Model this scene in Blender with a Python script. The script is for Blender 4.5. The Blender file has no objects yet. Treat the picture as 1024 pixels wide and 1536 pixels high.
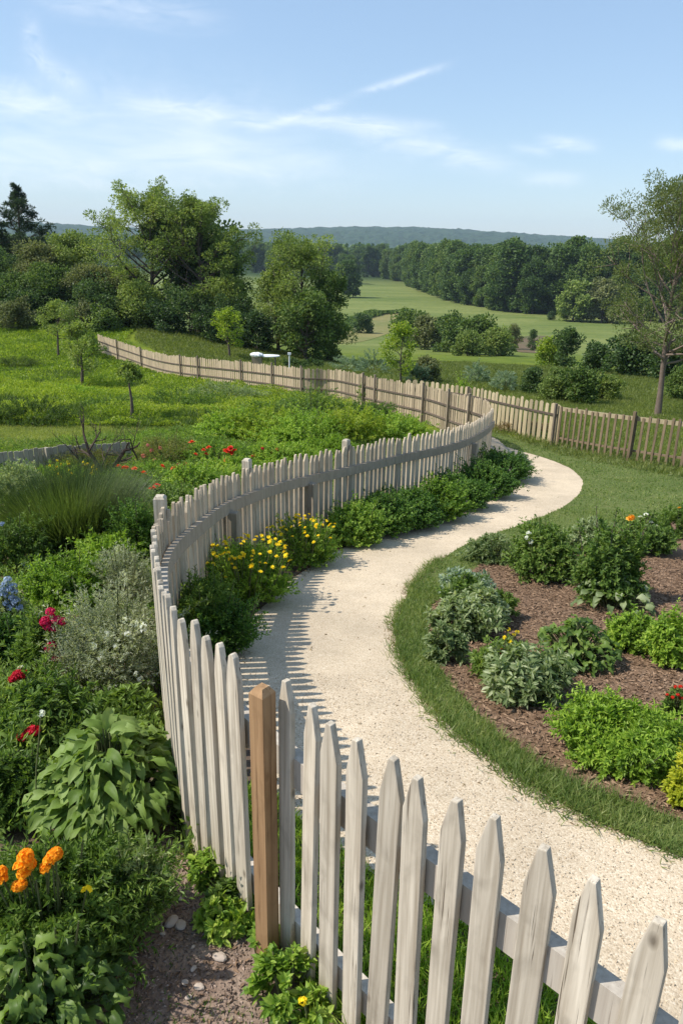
import bpy, math, random
import numpy as np
from mathutils import Vector, Matrix, Euler
from mathutils.geometry import delaunay_2d_cdt

# ------------------------------------------------------------------ camera, sky, sun, exposure
S = bpy.context.scene
COL = S.collection
FPX, PITCH, CZ, ROLL = 1100.0, math.radians(19.9), 2.7, math.radians(1.1)      # focal length in photo pixels, downward pitch, eye height
cam = bpy.data.cameras.new('camera')
cam.sensor_fit = 'VERTICAL'; cam.sensor_height = 36.0; cam.lens = 36.0 * FPX / 1536.0
cam.clip_start = 0.05; cam.clip_end = 12000
cam_o = bpy.data.objects.new('camera', cam); COL.objects.link(cam_o)
cam_o.location = (0, 0, CZ); cam_o.rotation_euler = (Euler((math.pi / 2 - PITCH, 0, 0)).to_matrix() @ Matrix.Rotation(ROLL, 3, 'Z')).to_euler()
S.camera = cam_o

SUN_EL, SUN_AZ = math.radians(50), math.radians(-98)   # azimuth clockwise from +Y (view direction)
W = bpy.data.worlds.new('World'); S.world = W; W.use_nodes = True
S.view_settings.view_transform = 'Standard'; S.view_settings.look = 'None'
S.view_settings.gamma = 1.0; S.view_settings.exposure = 0.5
try:
    S.cycles.use_denoising = True
    S.cycles.max_bounces = 8; S.cycles.transparent_max_bounces = 4; S.cycles.volume_bounces = 0
    S.cycles.sample_clamp_indirect = 4
except Exception:
    pass
SKY_STRENGTH = 0.15


def build_world():
    nt = W.node_tree; nd = nt.nodes; lk = nt.links
    bg = nd['Background']; bg.inputs['Strength'].default_value = SKY_STRENGTH
    sky = nd.new('ShaderNodeTexSky'); sky.sky_type = 'NISHITA'; sky.sun_disc = False
    sky.sun_elevation = SUN_EL; sky.sun_rotation = SUN_AZ
    sky.altitude = 0; sky.air_density = 1.0; sky.dust_density = .5; sky.ozone_density = 1.5
    geo = nd.new('ShaderNodeTexCoord')
    sep = nd.new('ShaderNodeSeparateXYZ'); lk.new(geo.outputs['Generated'], sep.inputs[0])

    def M(op, a, b=None, c=None, clamp=False):
        n = nd.new('ShaderNodeMath'); n.operation = op; n.use_clamp = clamp
        for i, v in enumerate((a, b, c)):
            if v is None: continue
            if hasattr(v, 'links'): lk.new(v, n.inputs[i])
            else: n.inputs[i].default_value = v
        return n.outputs[0]
    az = M('MULTIPLY', M('ARCTAN2', sep.outputs[0], sep.outputs[1]), 57.2958)
    el = M('MULTIPLY', M('ARCSINE', sep.outputs[2]), 57.2958)
    # cirrus live on the sky dome, in degrees of azimuth and elevation
    comb = nd.new('ShaderNodeCombineXYZ'); lk.new(az, comb.inputs[0]); lk.new(el, comb.inputs[1])

    def noise(sx, sy, rot, scale, detail, dist, rough=.55):
        mp = nd.new('ShaderNodeMapping'); mp.inputs['Scale'].default_value = (sx, sy, 1); mp.inputs['Rotation'].default_value = (0, 0, math.radians(rot))
        lk.new(comb.outputs[0], mp.inputs[0])
        n = nd.new('ShaderNodeTexNoise'); n.inputs['Scale'].default_value = scale; n.inputs['Detail'].default_value = detail
        n.inputs['Roughness'].default_value = rough; n.inputs['Distortion'].default_value = dist
        lk.new(mp.outputs[0], n.inputs[0]); return n.outputs[0]
    n1 = noise(.12, .55, 8, 1.0, 7, .6)
    n2 = noise(.3, 1.5, -14, 1.0, 6, .8)
    n3 = noise(.6, .9, 20, 1.0, 5, 1.2)

    def streak(a0, e0, a1, e1, wid, amp, nz, lo, hi, soft=1.0):
        ca, ce = (a0 + a1) / 2, (e0 + e1) / 2; L = math.hypot(a1 - a0, e1 - e0) / 2
        ux, uy = (a1 - a0) / (2 * L), (e1 - e0) / (2 * L)
        da = M('SUBTRACT', az, ca); de = M('SUBTRACT', el, ce)
        u = M('ADD', M('MULTIPLY', da, ux), M('MULTIPLY', de, uy))
        v = M('SUBTRACT', M('MULTIPLY', de, ux), M('MULTIPLY', da, uy))
        v = M('ADD', v, M('MULTIPLY', M('SUBTRACT', n3, .5), wid * 1.2))
        g = M('ADD', M('POWER', M('DIVIDE', M('ABSOLUTE', u), L * soft), 4.0), M('POWER', M('DIVIDE', M('ABSOLUTE', v), wid), 2.0))
        g = M('EXPONENT', M('MULTIPLY', g, -1.0))
        mr = nd.new('ShaderNodeMapRange'); mr.inputs['From Min'].default_value = lo; mr.inputs['From Max'].default_value = hi
        lk.new(nz, mr.inputs['Value'])
        return M('MULTIPLY', M('MULTIPLY', g, mr.outputs[0]), amp * 1.35)
    def dome(x, y):
        p, q = (x - 512) / FPX, (768 - y) / FPX; p, q = p * math.cos(ROLL) - q * math.sin(ROLL), p * math.sin(ROLL) + q * math.cos(ROLL); f = math.cos(PITCH) + q * math.sin(PITCH); u = q * math.cos(PITCH) - math.sin(PITCH)
        return math.degrees(math.atan2(p, f)), math.degrees(math.atan2(u, math.hypot(p, f)))
    SK = [(*dome(-150, 175), *dome(430, 205), 2.6, .42, n1, .28, .85), (*dome(-100, 235), *dome(560, 250), 1.3, .34, n1, .25, .8),
          (*dome(-40, 140), *dome(120, 168), .7, .42, n2, .25, .8), (*dome(40, 20), *dome(60, 95), .55, .3, n3, .3, .8), (*dome(45, 80), *dome(130, 135), .6, .36, n3, .3, .8),
          (*dome(60, -5), *dome(320, 30), .8, .26, n2, .3, .8), (*dome(180, 150), *dome(430, 185), .6, .4, n2, .25, .75), (*dome(388, 192), *dome(515, 152), .3, .38, n2, .2, .75),
          (*dome(430, 178), *dome(590, 192), .4, .42, n2, .2, .75), (*dome(520, 190), *dome(760, 250), .75, .42, n2, .2, .75), (*dome(560, 182), *dome(665, 190), .35, .2, n3, .2, .7),
          (*dome(538, 139), *dome(664, 99), .22, .28, n3, .1, .6), (*dome(812, 211), *dome(893, 220), .35, .36, n2, .25, .65), (*dome(765, 220), *dome(825, 230), .3, .2, n2, .2, .7),
          (*dome(985, 214), *dome(1060, 222), .4, .34, n2, .2, .65), (*dome(780, 268), *dome(870, 268), .4, .2, n1, .2, .6), (40, 9, 80, 7, 2.5, .5, n1, .3, .8), (-90, 10, -45, 8, 3, .5, n1, .3, .8)]
    tot = None
    for s in SK:
        m = streak(*s); tot = m if tot is None else M('ADD', tot, M('MULTIPLY', m, M('SUBTRACT', 1.0, tot)))
    fac = M('MINIMUM', tot, .85)
    mix = nd.new('ShaderNodeMix'); mix.data_type = 'RGBA'
    veil = nd.new('ShaderNodeMix'); veil.data_type = 'RGBA'; veil.inputs['Factor'].default_value = .5
    lk.new(sky.outputs[0], veil.inputs['A']); veil.inputs['B'].default_value = (1.75, 2.55, 3.6, 1)       # thin high veil that evens the blue
    lk.new(fac, mix.inputs['Factor']); lk.new(veil.outputs['Result'], mix.inputs['A']); mix.inputs['B'].default_value = (5.9, 6.1, 6.3, 1)
    lk.new(mix.outputs['Result'], bg.inputs['Color'])


build_world()
sl = bpy.data.lights.new('sun', 'SUN'); sl.energy = 4.0; sl.angle = math.radians(.53); sl.color = (1.0, .945, .865)
so = bpy.data.objects.new('sun', sl); COL.objects.link(so); so.location = (-30, 10, 40)
sv = Vector((math.sin(SUN_AZ) * math.cos(SUN_EL), math.cos(SUN_AZ) * math.cos(SUN_EL), math.sin(SUN_EL)))
so.rotation_euler = sv.to_track_quat('Z', 'Y').to_euler()

# ------------------------------------------------------------------ the lie of the land
HY = [-8, 1.4, 2.4, 4, 7, 10, 15.5, 25, 36, 60, 110, 170, 243, 450, 700, 1500, 4500]
HC = [2.6, 2.7, 2.75, 3.0, 3.55, 4.0, 4.55, 5.5, 6.45, 8.8, 14.4, 18.2, 20, 21.3, 23, 30, 50]


def pchip(x, y):
    x = np.array(x, float); y = np.array(y, float); h = np.diff(x); s = np.diff(y) / h
    m = np.zeros_like(y); m[0] = s[0]; m[-1] = s[-1]
    for i in range(1, len(x) - 1):
        if s[i - 1] * s[i] > 0:
            w1 = 2 * h[i] + h[i - 1]; w2 = h[i] + 2 * h[i - 1]; m[i] = (w1 + w2) / (w1 / s[i - 1] + w2 / s[i])

    def f(q):
        q = np.clip(np.asarray(q, float), x[0], x[-1]); i = np.clip(np.searchsorted(x, q) - 1, 0, len(x) - 2)
        t = (q - x[i]) / h[i]
        return (1 + 2 * t) * (1 - t) ** 2 * y[i] + t * (1 - t) ** 2 * h[i] * m[i] + t * t * (3 - 2 * t) * y[i + 1] + t * t * (t - 1) * h[i] * m[i + 1]
    return f


hcf = pchip(HY, HC)


def ss(a, b, x):
    t = np.clip((np.asarray(x, float) - a) / (b - a), 0, 1); return t * t * (3 - 2 * t)


def G(x, y):
    x = np.asarray(x, float); y = np.asarray(y, float)
    return CZ - hcf(y) + 2.6 * ss(-.02, .28, -x / np.maximum(y, 8)) * ss(38, 62, y)


def ray(px, py):
    a = (px - 512) / FPX; b = (768 - py) / FPX; a, b = a * math.cos(ROLL) - b * math.sin(ROLL), a * math.sin(ROLL) + b * math.cos(ROLL)
    d = np.array([a, math.cos(PITCH) + b * math.sin(PITCH), -math.sin(PITCH) + b * math.cos(PITCH)]); return d / np.linalg.norm(d)


def gp(px, py, h=0.0):
    """ground point the photo shows at (px, py), or the ground below a point h above it"""
    d = ray(px, py); t = .6; pt = t
    while t < 6000:
        p = d * t
        if p[2] + CZ <= G(p[0], p[1]) + h: break
        pt = t; t *= 1.02
    lo, hi = pt, t
    for _ in range(40):
        m = (lo + hi) / 2; p = d * m
        if p[2] + CZ <= G(p[0], p[1]) + h: hi = m
        else: lo = m
    p = d * hi
    return np.array([p[0], p[1], float(G(p[0], p[1]))])


def depth(p): return p[1] * math.cos(PITCH) - (p[2] - CZ) * math.sin(PITCH)


def column(p):
    """photo column in which a point shows"""
    d = depth(p); u = p[0] / d; v = (p[1] * math.sin(PITCH) + (p[2] - CZ) * math.cos(PITCH)) / d
    return 512 + FPX * (u * math.cos(ROLL) + v * math.sin(ROLL))


def at(px, Y, rise=None):
    """point on the ground at distance Y that shows in column px (or whose point at height rise does)"""
    x = (px - 512) / FPX * Y
    for _ in range(6):
        q = (x, Y, float(G(x, Y)) if rise is None else rise); x += (px - column(q)) * depth(q) / FPX
    return np.array([x, Y, float(G(x, Y))])


def on_plane(px, py, Y):
    d = ray(px, py); return d * (Y / d[1]) + np.array([0, 0, CZ])


# ------------------------------------------------------------------ materials
def newmat(name):
    m = bpy.data.materials.new(name); m.use_nodes = True
    nt = m.node_tree; return m, nt, nt.nodes, nt.links, nt.nodes['Principled BSDF']


def c4(c): return (c[0], c[1], c[2], 1)


def ramp(nd, stops):
    r = nd.new('ShaderNodeValToRGB'); e = r.color_ramp.elements
    while len(e) < len(stops): e.new(.5)
    for el, (p, c) in zip(e, stops): el.position = p; el.color = c4(c)
    return r


def leafmat(name, cols, trans=.3, rough=.5, spec=.25, patch=3.0):
    m, nt, nd, lk, b = newmat(name)
    g = nd.new('ShaderNodeNewGeometry')
    n = len(cols); r = ramp(nd, [(i / (n - 1), c) for i, c in enumerate(cols)])
    no = nd.new('ShaderNodeTexNoise'); no.inputs['Scale'].default_value = patch; no.inputs['Detail'].default_value = 3
    lk.new(g.outputs['Position'], no.inputs[0])
    oi = nd.new('ShaderNodeObjectInfo')
    a = nd.new('ShaderNodeMath'); a.operation = 'MULTIPLY_ADD'; lk.new(no.outputs[0], a.inputs[0]); a.inputs[1].default_value = 1.1; a.inputs[2].default_value = -.55
    a1 = nd.new('ShaderNodeMath'); a1.operation = 'MULTIPLY_ADD'; lk.new(oi.outputs['Random'], a1.inputs[0]); a1.inputs[1].default_value = .3; lk.new(a.outputs[0], a1.inputs[2])
    a2 = nd.new('ShaderNodeMath'); a2.operation = 'MULTIPLY_ADD'; a2.use_clamp = True; lk.new(g.outputs['Random Per Island'], a2.inputs[0]); a2.inputs[1].default_value = .75; lk.new(a1.outputs[0], a2.inputs[2])
    lk.new(a2.outputs[0], r.inputs[0]); lk.new(r.outputs[0], b.inputs['Base Color'])
    b.inputs['Roughness'].default_value = rough; b.inputs['Specular IOR Level'].default_value = spec
    t = nd.new('ShaderNodeBsdfTranslucent')
    mx = nd.new('ShaderNodeMix'); mx.data_type = 'RGBA'; mx.blend_type = 'MULTIPLY'; mx.inputs['Factor'].default_value = 1
    lk.new(r.outputs[0], mx.inputs['A']); mx.inputs['B'].default_value = (1.5, 1.55, .7, 1)
    lk.new(mx.outputs['Result'], t.inputs['Color'])
    ms = nd.new('ShaderNodeMixShader'); ms.inputs[0].default_value = trans
    lk.new(b.outputs[0], ms.inputs[1]); lk.new(t.outputs[0], ms.inputs[2]); lk.new(ms.outputs[0], nd['Material Output'].inputs['Surface'])
    return m


def woodmat(name, c_lo, c_hi, c_dark, grain=1.0, var=.25, crack=.5, bump=.25):
    """sawn wood, grain along the piece's own z"""
    m, nt, nd, lk, b = newmat(name)
    tc = nd.new('ShaderNodeTexCoord'); oi = nd.new('ShaderNodeObjectInfo')
    off = nd.new('ShaderNodeVectorMath'); off.operation = 'MULTIPLY_ADD'
    sc = nd.new('ShaderNodeMath'); sc.operation = 'MULTIPLY'; sc.inputs[1].default_value = 37.0; lk.new(oi.outputs['Random'], sc.inputs[0])
    lk.new(sc.outputs[0], off.inputs[0]); off.inputs[1].default_value = (1, .7, 1.3); lk.new(tc.outputs['Object'], off.inputs[2])

    def N(scale, s, d, dist=0.0):
        mp = nd.new('ShaderNodeMapping'); mp.inputs['Scale'].default_value = scale; lk.new(off.outputs[0], mp.inputs[0])
        n = nd.new('ShaderNodeTexNoise'); n.inputs['Scale'].default_value = s; n.inputs['Detail'].default_value = d; n.inputs['Distortion'].default_value = dist
        lk.new(mp.outputs[0], n.inputs[0]); return n.outputs[0]
    g1 = N((1, 1, .035), 60 * grain, 5, .4); g2 = N((1, 1, .3), 7, 4); g3 = N((1, 1, .02), 140 * grain, 3, .2); stain = N((1, 1, .5), 11, 5, .6)
    r = ramp(nd, [(.25, c_lo), (.7, c_hi)]); lk.new(g1, r.inputs[0])
    # drying cracks, a few per piece
    cr = nd.new('ShaderNodeMapRange'); cr.inputs['From Min'].default_value = .62; cr.inputs['From Max'].default_value = .70; lk.new(g3, cr.inputs['Value'])
    gate = nd.new('ShaderNodeMapRange'); gate.inputs['From Min'].default_value = .46; gate.inputs['From Max'].default_value = .56; lk.new(g2, gate.inputs['Value'])
    cm = nd.new('ShaderNodeMath'); cm.operation = 'MULTIPLY'; lk.new(cr.outputs[0], cm.inputs[0]); lk.new(gate.outputs[0], cm.inputs[1])
    # knots
    mp = nd.new('ShaderNodeMapping'); mp.inputs['Scale'].default_value = (1, 1, .45); lk.new(off.outputs[0], mp.inputs[0])
    vo = nd.new('ShaderNodeTexVoronoi'); vo.inputs['Scale'].default_value = 8.5; lk.new(mp.outputs[0], vo.inputs[0])
    kn = nd.new('ShaderNodeMapRange'); kn.inputs['From Min'].default_value = .12; kn.inputs['From Max'].default_value = .03; lk.new(vo.outputs['Distance'], kn.inputs['Value'])
    dk = nd.new('ShaderNodeMath'); dk.operation = 'MAXIMUM'; lk.new(cm.outputs[0], dk.inputs[0])
    kk = nd.new('ShaderNodeMath'); kk.operation = 'MULTIPLY'; kk.inputs[1].default_value = .75; lk.new(kn.outputs[0], kk.inputs[0]); lk.new(kk.outputs[0], dk.inputs[1])
    df = nd.new('ShaderNodeMath'); df.operation = 'MULTIPLY'; df.inputs[1].default_value = crack; lk.new(dk.outputs[0], df.inputs[0])
    mx = nd.new('ShaderNodeMix'); mx.data_type = 'RGBA'; lk.new(df.outputs[0], mx.inputs['Factor']); lk.new(r.outputs[0], mx.inputs['A']); mx.inputs['B'].default_value = c4(c_dark)
    st = nd.new('ShaderNodeMapRange'); st.inputs['From Min'].default_value = .52; st.inputs['From Max'].default_value = .75; st.inputs['To Max'].default_value = .45; lk.new(stain, st.inputs['Value'])
    mx1 = nd.new('ShaderNodeMix'); mx1.data_type = 'RGBA'; lk.new(st.outputs[0], mx1.inputs['Factor']); lk.new(mx.outputs['Result'], mx1.inputs['A'])
    mx1.inputs['B'].default_value = c4([c * .55 for c in c_lo])
    hs = nd.new('ShaderNodeHueSaturation'); lk.new(mx1.outputs['Result'], hs.inputs['Color'])
    vr = nd.new('ShaderNodeMapRange'); vr.inputs['To Min'].default_value = 1 - var; vr.inputs['To Max'].default_value = 1 + var * .5; lk.new(oi.outputs['Random'], vr.inputs['Value']); lk.new(vr.outputs[0], hs.inputs['Value'])
    lk.new(hs.outputs[0], b.inputs['Base Color']); b.inputs['Roughness'].default_value = .8; b.inputs['Specular IOR Level'].default_value = .2
    bp = nd.new('ShaderNodeBump'); bp.inputs['Strength'].default_value = bump; bp.inputs['Distance'].default_value = .004
    hh = nd.new('ShaderNodeMath'); hh.operation = 'SUBTRACT'; lk.new(g1, hh.inputs[0]); lk.new(dk.outputs[0], hh.inputs[1])
    lk.new(hh.outputs[0], bp.inputs['Height']); lk.new(bp.outputs[0], b.inputs['Normal'])
    return m


def groundmat(name, layers, rough=.95, bscale=30, bdist=.02, bstr=.5):
    """layers: base colour, then (colour, noise scale, lo, hi) blotches in world space"""
    m, nt, nd, lk, b = newmat(name)
    g = nd.new('ShaderNodeNewGeometry'); cur = None
    for L in layers:
        if cur is None:
            rgb = nd.new('ShaderNodeRGB'); rgb.outputs[0].default_value = c4(L); cur = rgb.outputs[0]; continue
        c, s, lo, hi = L[:4]
        n = nd.new('ShaderNodeTexNoise'); n.inputs['Scale'].default_value = s; n.inputs['Detail'].default_value = 6; n.inputs['Roughness'].default_value = .65
        if len(L) > 4:
            mp = nd.new('ShaderNodeMapping'); mp.inputs['Scale'].default_value = L[4]; lk.new(g.outputs['Position'], mp.inputs[0]); lk.new(mp.outputs[0], n.inputs[0])
        else: lk.new(g.outputs['Position'], n.inputs[0])
        mr = nd.new('ShaderNodeMapRange'); mr.inputs['From Min'].default_value = lo; mr.inputs['From Max'].default_value = hi; lk.new(n.outputs[0], mr.inputs['Value'])
        mx = nd.new('ShaderNodeMix'); mx.data_type = 'RGBA'; lk.new(mr.outputs[0], mx.inputs['Factor']); lk.new(cur, mx.inputs['A']); mx.inputs['B'].default_value = c4(c); cur = mx.outputs['Result']
    lk.new(cur, b.inputs['Base Color']); b.inputs['Roughness'].default_value = rough; b.inputs['Specular IOR Level'].default_value = .15
    n = nd.new('ShaderNodeTexNoise'); n.inputs['Scale'].default_value = bscale; n.inputs['Detail'].default_value = 5; lk.new(g.outputs['Position'], n.inputs[0])
    bp = nd.new('ShaderNodeBump'); bp.inputs['Strength'].default_value = bstr; bp.inputs['Distance'].default_value = bdist
    lk.new(n.outputs[0], bp.inputs['Height']); lk.new(bp.outputs[0], b.inputs['Normal'])
    return m


def plainmat(name, c1, c2=None, rough=.8, spec=.3, scale=6):
    m, nt, nd, lk, b = newmat(name)
    g = nd.new('ShaderNodeNewGeometry'); n = nd.new('ShaderNodeTexNoise'); n.inputs['Scale'].default_value = scale; n.inputs['Detail'].default_value = 4
    lk.new(g.outputs['Position'], n.inputs[0])
    ad = nd.new('ShaderNodeMath'); ad.operation = 'MULTIPLY_ADD'; lk.new(g.outputs['Random Per Island'], ad.inputs[0]); ad.inputs[1].default_value = .6
    sb = nd.new('ShaderNodeMath'); sb.operation = 'SUBTRACT'; lk.new(n.outputs[0], sb.inputs[0]); sb.inputs[1].default_value = .3; lk.new(sb.outputs[0], ad.inputs[2])
    r = ramp(nd, [(.2, c1), (.8, c2 or c1)]); lk.new(ad.outputs[0], r.inputs[0]); lk.new(r.outputs[0], b.inputs['Base Color'])
    b.inputs['Roughness'].default_value = rough; b.inputs['Specular IOR Level'].default_value = spec
    return m


def gravelmat():
    m, nt, nd, lk, b = newmat('crushed_stone')
    g = nd.new('ShaderNodeNewGeometry')
    v = nd.new('ShaderNodeTexVoronoi'); v.inputs['Scale'].default_value = 130; lk.new(g.outputs['Position'], v.inputs[0])
    v2 = nd.new('ShaderNodeTexVoronoi'); v2.inputs['Scale'].default_value = 45; lk.new(g.outputs['Position'], v2.inputs[0])
    sp = nd.new('ShaderNodeSeparateColor'); lk.new(v.outputs['Color'], sp.inputs[0])
    r = ramp(nd, [(0, (.42, .325, .215)), (.2, (.57, .455, .315)), (.75, (.65, .53, .375)), (1, (.74, .635, .48))]); lk.new(sp.outputs[0], r.inputs[0])
    n = nd.new('ShaderNodeTexNoise'); n.inputs['Scale'].default_value = .9; n.inputs['Detail'].default_value = 9; n.inputs['Roughness'].default_value = .7; lk.new(g.outputs['Position'], n.inputs[0])
    mr = nd.new('ShaderNodeMapRange'); mr.inputs['From Min'].default_value = .35; mr.inputs['From Max'].default_value = .7; mr.inputs['To Min'].default_value = .78; mr.inputs['To Max'].default_value = 1.1; lk.new(n.outputs[0], mr.inputs['Value'])
    hs = nd.new('ShaderNodeHueSaturation'); lk.new(r.outputs[0], hs.inputs['Color']); lk.new(mr.outputs[0], hs.inputs['Value'])
    lk.new(hs.outputs[0], b.inputs['Base Color']); b.inputs['Roughness'].default_value = .92; b.inputs['Specular IOR Level'].default_value = .2
    h = nd.new('ShaderNodeMath'); h.operation = 'MULTIPLY_ADD'; lk.new(v.outputs['Distance'], h.inputs[0]); h.inputs[1].default_value = -1.0; h.inputs[2].default_value = 1
    h2 = nd.new('ShaderNodeMath'); h2.operation = 'MULTIPLY_ADD'; lk.new(v2.outputs['Distance'], h2.inputs[0]); h2.inputs[1].default_value = -.5; lk.new(h.outputs[0], h2.inputs[2])
    bp = nd.new('ShaderNodeBump'); bp.inputs['Strength'].default_value = .4; bp.inputs['Distance'].default_value = .005; lk.new(h2.outputs[0], bp.inputs['Height']); lk.new(bp.outputs[0], b.inputs['Normal'])
    return m


MT = {}
MT['picket'] = woodmat('weathered_wood', (.36, .30, .22), (.68, .60, .475), (.10, .075, .05), var=.2, crack=1.0, bump=.4)
MT['picket_shade'] = woodmat('shade_tinted_weathered_wood', (.42, .33, .225), (.60, .50, .37), (.14, .10, .07), var=.3, crack=.8)  # browner far-run pickets, the shade of their path side put into the colour
MT['rail_shade'] = woodmat('shade_tinted_rail', (.29, .235, .17), (.40, .335, .255), (.12, .09, .06), var=.1)  # far-run rails and low posts, wood colour darkened to carry their shade
MT['rail'] = woodmat('weathered_rail', (.43, .37, .30), (.58, .52, .43), (.15, .11, .08), var=.15)
MT['nail'] = plainmat('rusty_nail', (.09, .06, .045), (.16, .11, .08), .7, .4, 60)
MT['newpost'] = woodmat('brown_post_wood', (.25, .145, .07), (.40, .245, .125), (.12, .065, .03), grain=.8, var=.05, crack=.9)
MT['rawpicket'] = woodmat('raw_split_wood', (.33, .25, .155), (.50, .40, .27), (.10, .07, .05), var=.35)
MT['darkrail'] = woodmat('dark_rail_wood', (.10, .075, .055), (.17, .13, .10), (.04, .03, .02))
MT['yellowpicket'] = woodmat('pale_yellow_wood', (.36, .29, .17), (.52, .43, .27), (.12, .09, .05), var=.3)
MT['slat'] = woodmat('dark_slat_wood', (.15, .11, .065), (.26, .19, .12), (.04, .03, .02), var=.3)
MT['greyboard'] = woodmat('grey_board_wood', (.33, .29, .215), (.45, .40, .31), (.08, .07, .06), var=.2)
MT['greypost'] = woodmat('grey_post_wood', (.18, .14, .10), (.28, .225, .165), (.10, .08, .06))
MT['bark'] = plainmat('bark', (.075, .058, .043), (.15, .12, .095), .95, .1, 14)
MT['paleb'] = plainmat('pale_bark', (.16, .12, .095), (.27, .21, .17), .95, .1, 10)
MT['deadwood'] = plainmat('dead_wood', (.05, .035, .028), (.12, .09, .07), .95, .1, 20)
MT['stem'] = plainmat('green_stem', (.07, .09, .03), (.13, .14, .06), .8, .2, 10)
LC = dict(
    hedge=[(.012, .036, .008), (.03, .075, .014), (.06, .125, .02), (.11, .19, .035)],
    hedge_light=[(.03, .065, .01), (.07, .14, .018), (.13, .215, .03), (.20, .27, .05)],
    bright=[(.045, .09, .012), (.09, .165, .02), (.15, .245, .03), (.21, .30, .045)],
    yellowgreen=[(.10, .14, .01), (.20, .25, .015), (.32, .36, .03), (.42, .43, .05)],
    mid=[(.022, .048, .010), (.05, .095, .018), (.09, .15, .03), (.14, .2, .05)],
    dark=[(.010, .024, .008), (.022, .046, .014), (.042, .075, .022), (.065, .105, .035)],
    grey=[(.075, .10, .065), (.13, .165, .11), (.21, .25, .18), (.32, .36, .29)],
    greygreen=[(.045, .08, .028), (.09, .135, .055), (.15, .20, .095), (.24, .29, .18)],
    bluegreen=[(.04, .075, .05), (.08, .13, .085), (.14, .2, .14), (.22, .28, .22)],
    olive=[(.035, .045, .012), (.07, .085, .022), (.11, .125, .038), (.16, .17, .06)],
    brown=[(.06, .045, .025), (.11, .085, .05), (.16, .13, .08), (.2, .17, .1)],
    big=[(.035, .085, .015), (.07, .15, .025), (.12, .22, .04), (.17, .28, .07)],
    meadow=[(.045, .088, .010), (.09, .15, .014), (.15, .215, .02), (.22, .275, .035)],
    meadowdark=[(.03, .06, .012), (.055, .105, .02), (.09, .15, .03), (.13, .19, .045)],
    mown=[(.10, .135, .03), (.14, .175, .045), (.18, .215, .06), (.22, .25, .09)],
    tallgrass=[(.022, .042, .012), (.042, .075, .02), (.07, .11, .03), (.12, .16, .06)],
    lawn=[(.035, .065, .016), (.06, .10, .026), (.09, .13, .038), (.14, .17, .06)],
    slope=[(.06, .09, .022), (.095, .135, .032), (.135, .175, .045), (.18, .215, .065)],
    tree=[(.020, .042, .010), (.042, .078, .016), (.072, .115, .024), (.11, .155, .04)],
    treelight=[(.045, .075, .016), (.08, .125, .026), (.125, .175, .04), (.17, .22, .06)],
    treesoft=[(.04, .062, .018), (.07, .10, .03), (.11, .145, .048), (.16, .19, .075)],
    treeolive=[(.035, .048, .018), (.062, .08, .028), (.095, .115, .042), (.135, .155, .065)],
    conifer=[(.008, .02, .012), (.016, .034, .018), (.028, .05, .026), (.045, .07, .036)],
    forest=[(.016, .036, .010), (.03, .06, .014), (.05, .09, .02), (.08, .125, .03)],
)
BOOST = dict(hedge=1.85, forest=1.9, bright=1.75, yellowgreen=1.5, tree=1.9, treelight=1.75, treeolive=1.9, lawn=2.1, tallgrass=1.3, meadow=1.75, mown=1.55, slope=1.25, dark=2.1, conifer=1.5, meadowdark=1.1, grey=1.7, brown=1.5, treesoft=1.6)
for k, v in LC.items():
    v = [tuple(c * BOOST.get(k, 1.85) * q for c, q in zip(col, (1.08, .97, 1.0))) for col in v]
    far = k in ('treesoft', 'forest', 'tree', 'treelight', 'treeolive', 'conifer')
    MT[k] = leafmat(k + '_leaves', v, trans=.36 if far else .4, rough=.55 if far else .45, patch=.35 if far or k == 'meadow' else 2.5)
MT['big'] = leafmat('broad_leaves', [(.075, .135, .022), (.125, .20, .034), (.185, .27, .055), (.25, .34, .10)], trans=.3, rough=.55, spec=.25)
for k, c1, c2 in (('red', (.62, .035, .02), (.80, .10, .03)), ('coral', (.75, .10, .04), (.85, .22, .07)), ('magenta', (.50, .015, .09), (.72, .05, .16)), ('crimson', (.5, .012, .03), (.68, .03, .06)),
                  ('yellow', (.92, .70, .02), (.96, .82, .06)), ('orange', (.90, .36, .012), (.95, .56, .03)), ('white', (.72, .73, .70), (.85, .86, .84)), ('blue', (.30, .38, .62), (.50, .58, .78)), ('gold', (.82, .42, .03), (.9, .6, .15)), ('pink', (.6, .2, .18), (.7, .35, .3))):
    MT['f_' + k] = leafmat(k + '_petals', [tuple(q * .75 for q in c1), c1, c2], trans=.35, rough=.6, spec=.2)
MT['stone'] = plainmat('stone', (.22, .165, .125), (.46, .38, .31), .9, .2, 15)
MT['soilstone'] = plainmat('soil_grit', (.12, .085, .065), (.42, .32, .26), .95, .1, 30)
MT['gravel'] = gravelmat()
MT['mulch'] = groundmat('bark_mulch', [(.175, .108, .065), ((.255, .165, .105), 3, .4, .65), ((.09, .055, .035), 40, .52, .7), ((.31, .215, .145), 90, .56, .7)], bscale=70, bdist=.02, bstr=.8)
MT['chips'] = plainmat('bark_chips', (.125, .078, .048), (.34, .23, .15), .95, .1, 30)
MT['soil'] = groundmat('stony_soil', [(.20, .14, .105), ((.31, .23, .175), 4, .4, .65), ((.10, .07, .05), 25, .52, .7), ((.40, .31, .25), 70, .6, .72)], bscale=60, bdist=.015, bstr=.7)
MT['lawnbase'] = groundmat('lawn_turf', [(.10, .135, .035), ((.14, .17, .05), .8, .42, .62), ((.16, .165, .06), 6, .52, .72), ((.06, .09, .022), 25, .52, .72)], bscale=60, bdist=.03, bstr=.6)
MT['white'] = plainmat('white_cloth', (.75, .75, .74), (.84, .84, .83), .6)
MT['straw'] = groundmat('stubble', [(.215, .19, .07), ((.15, .165, .05), .05, .42, .62), ((.26, .215, .10), .2, .5, .7)], bscale=1, bdist=.1)
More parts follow.
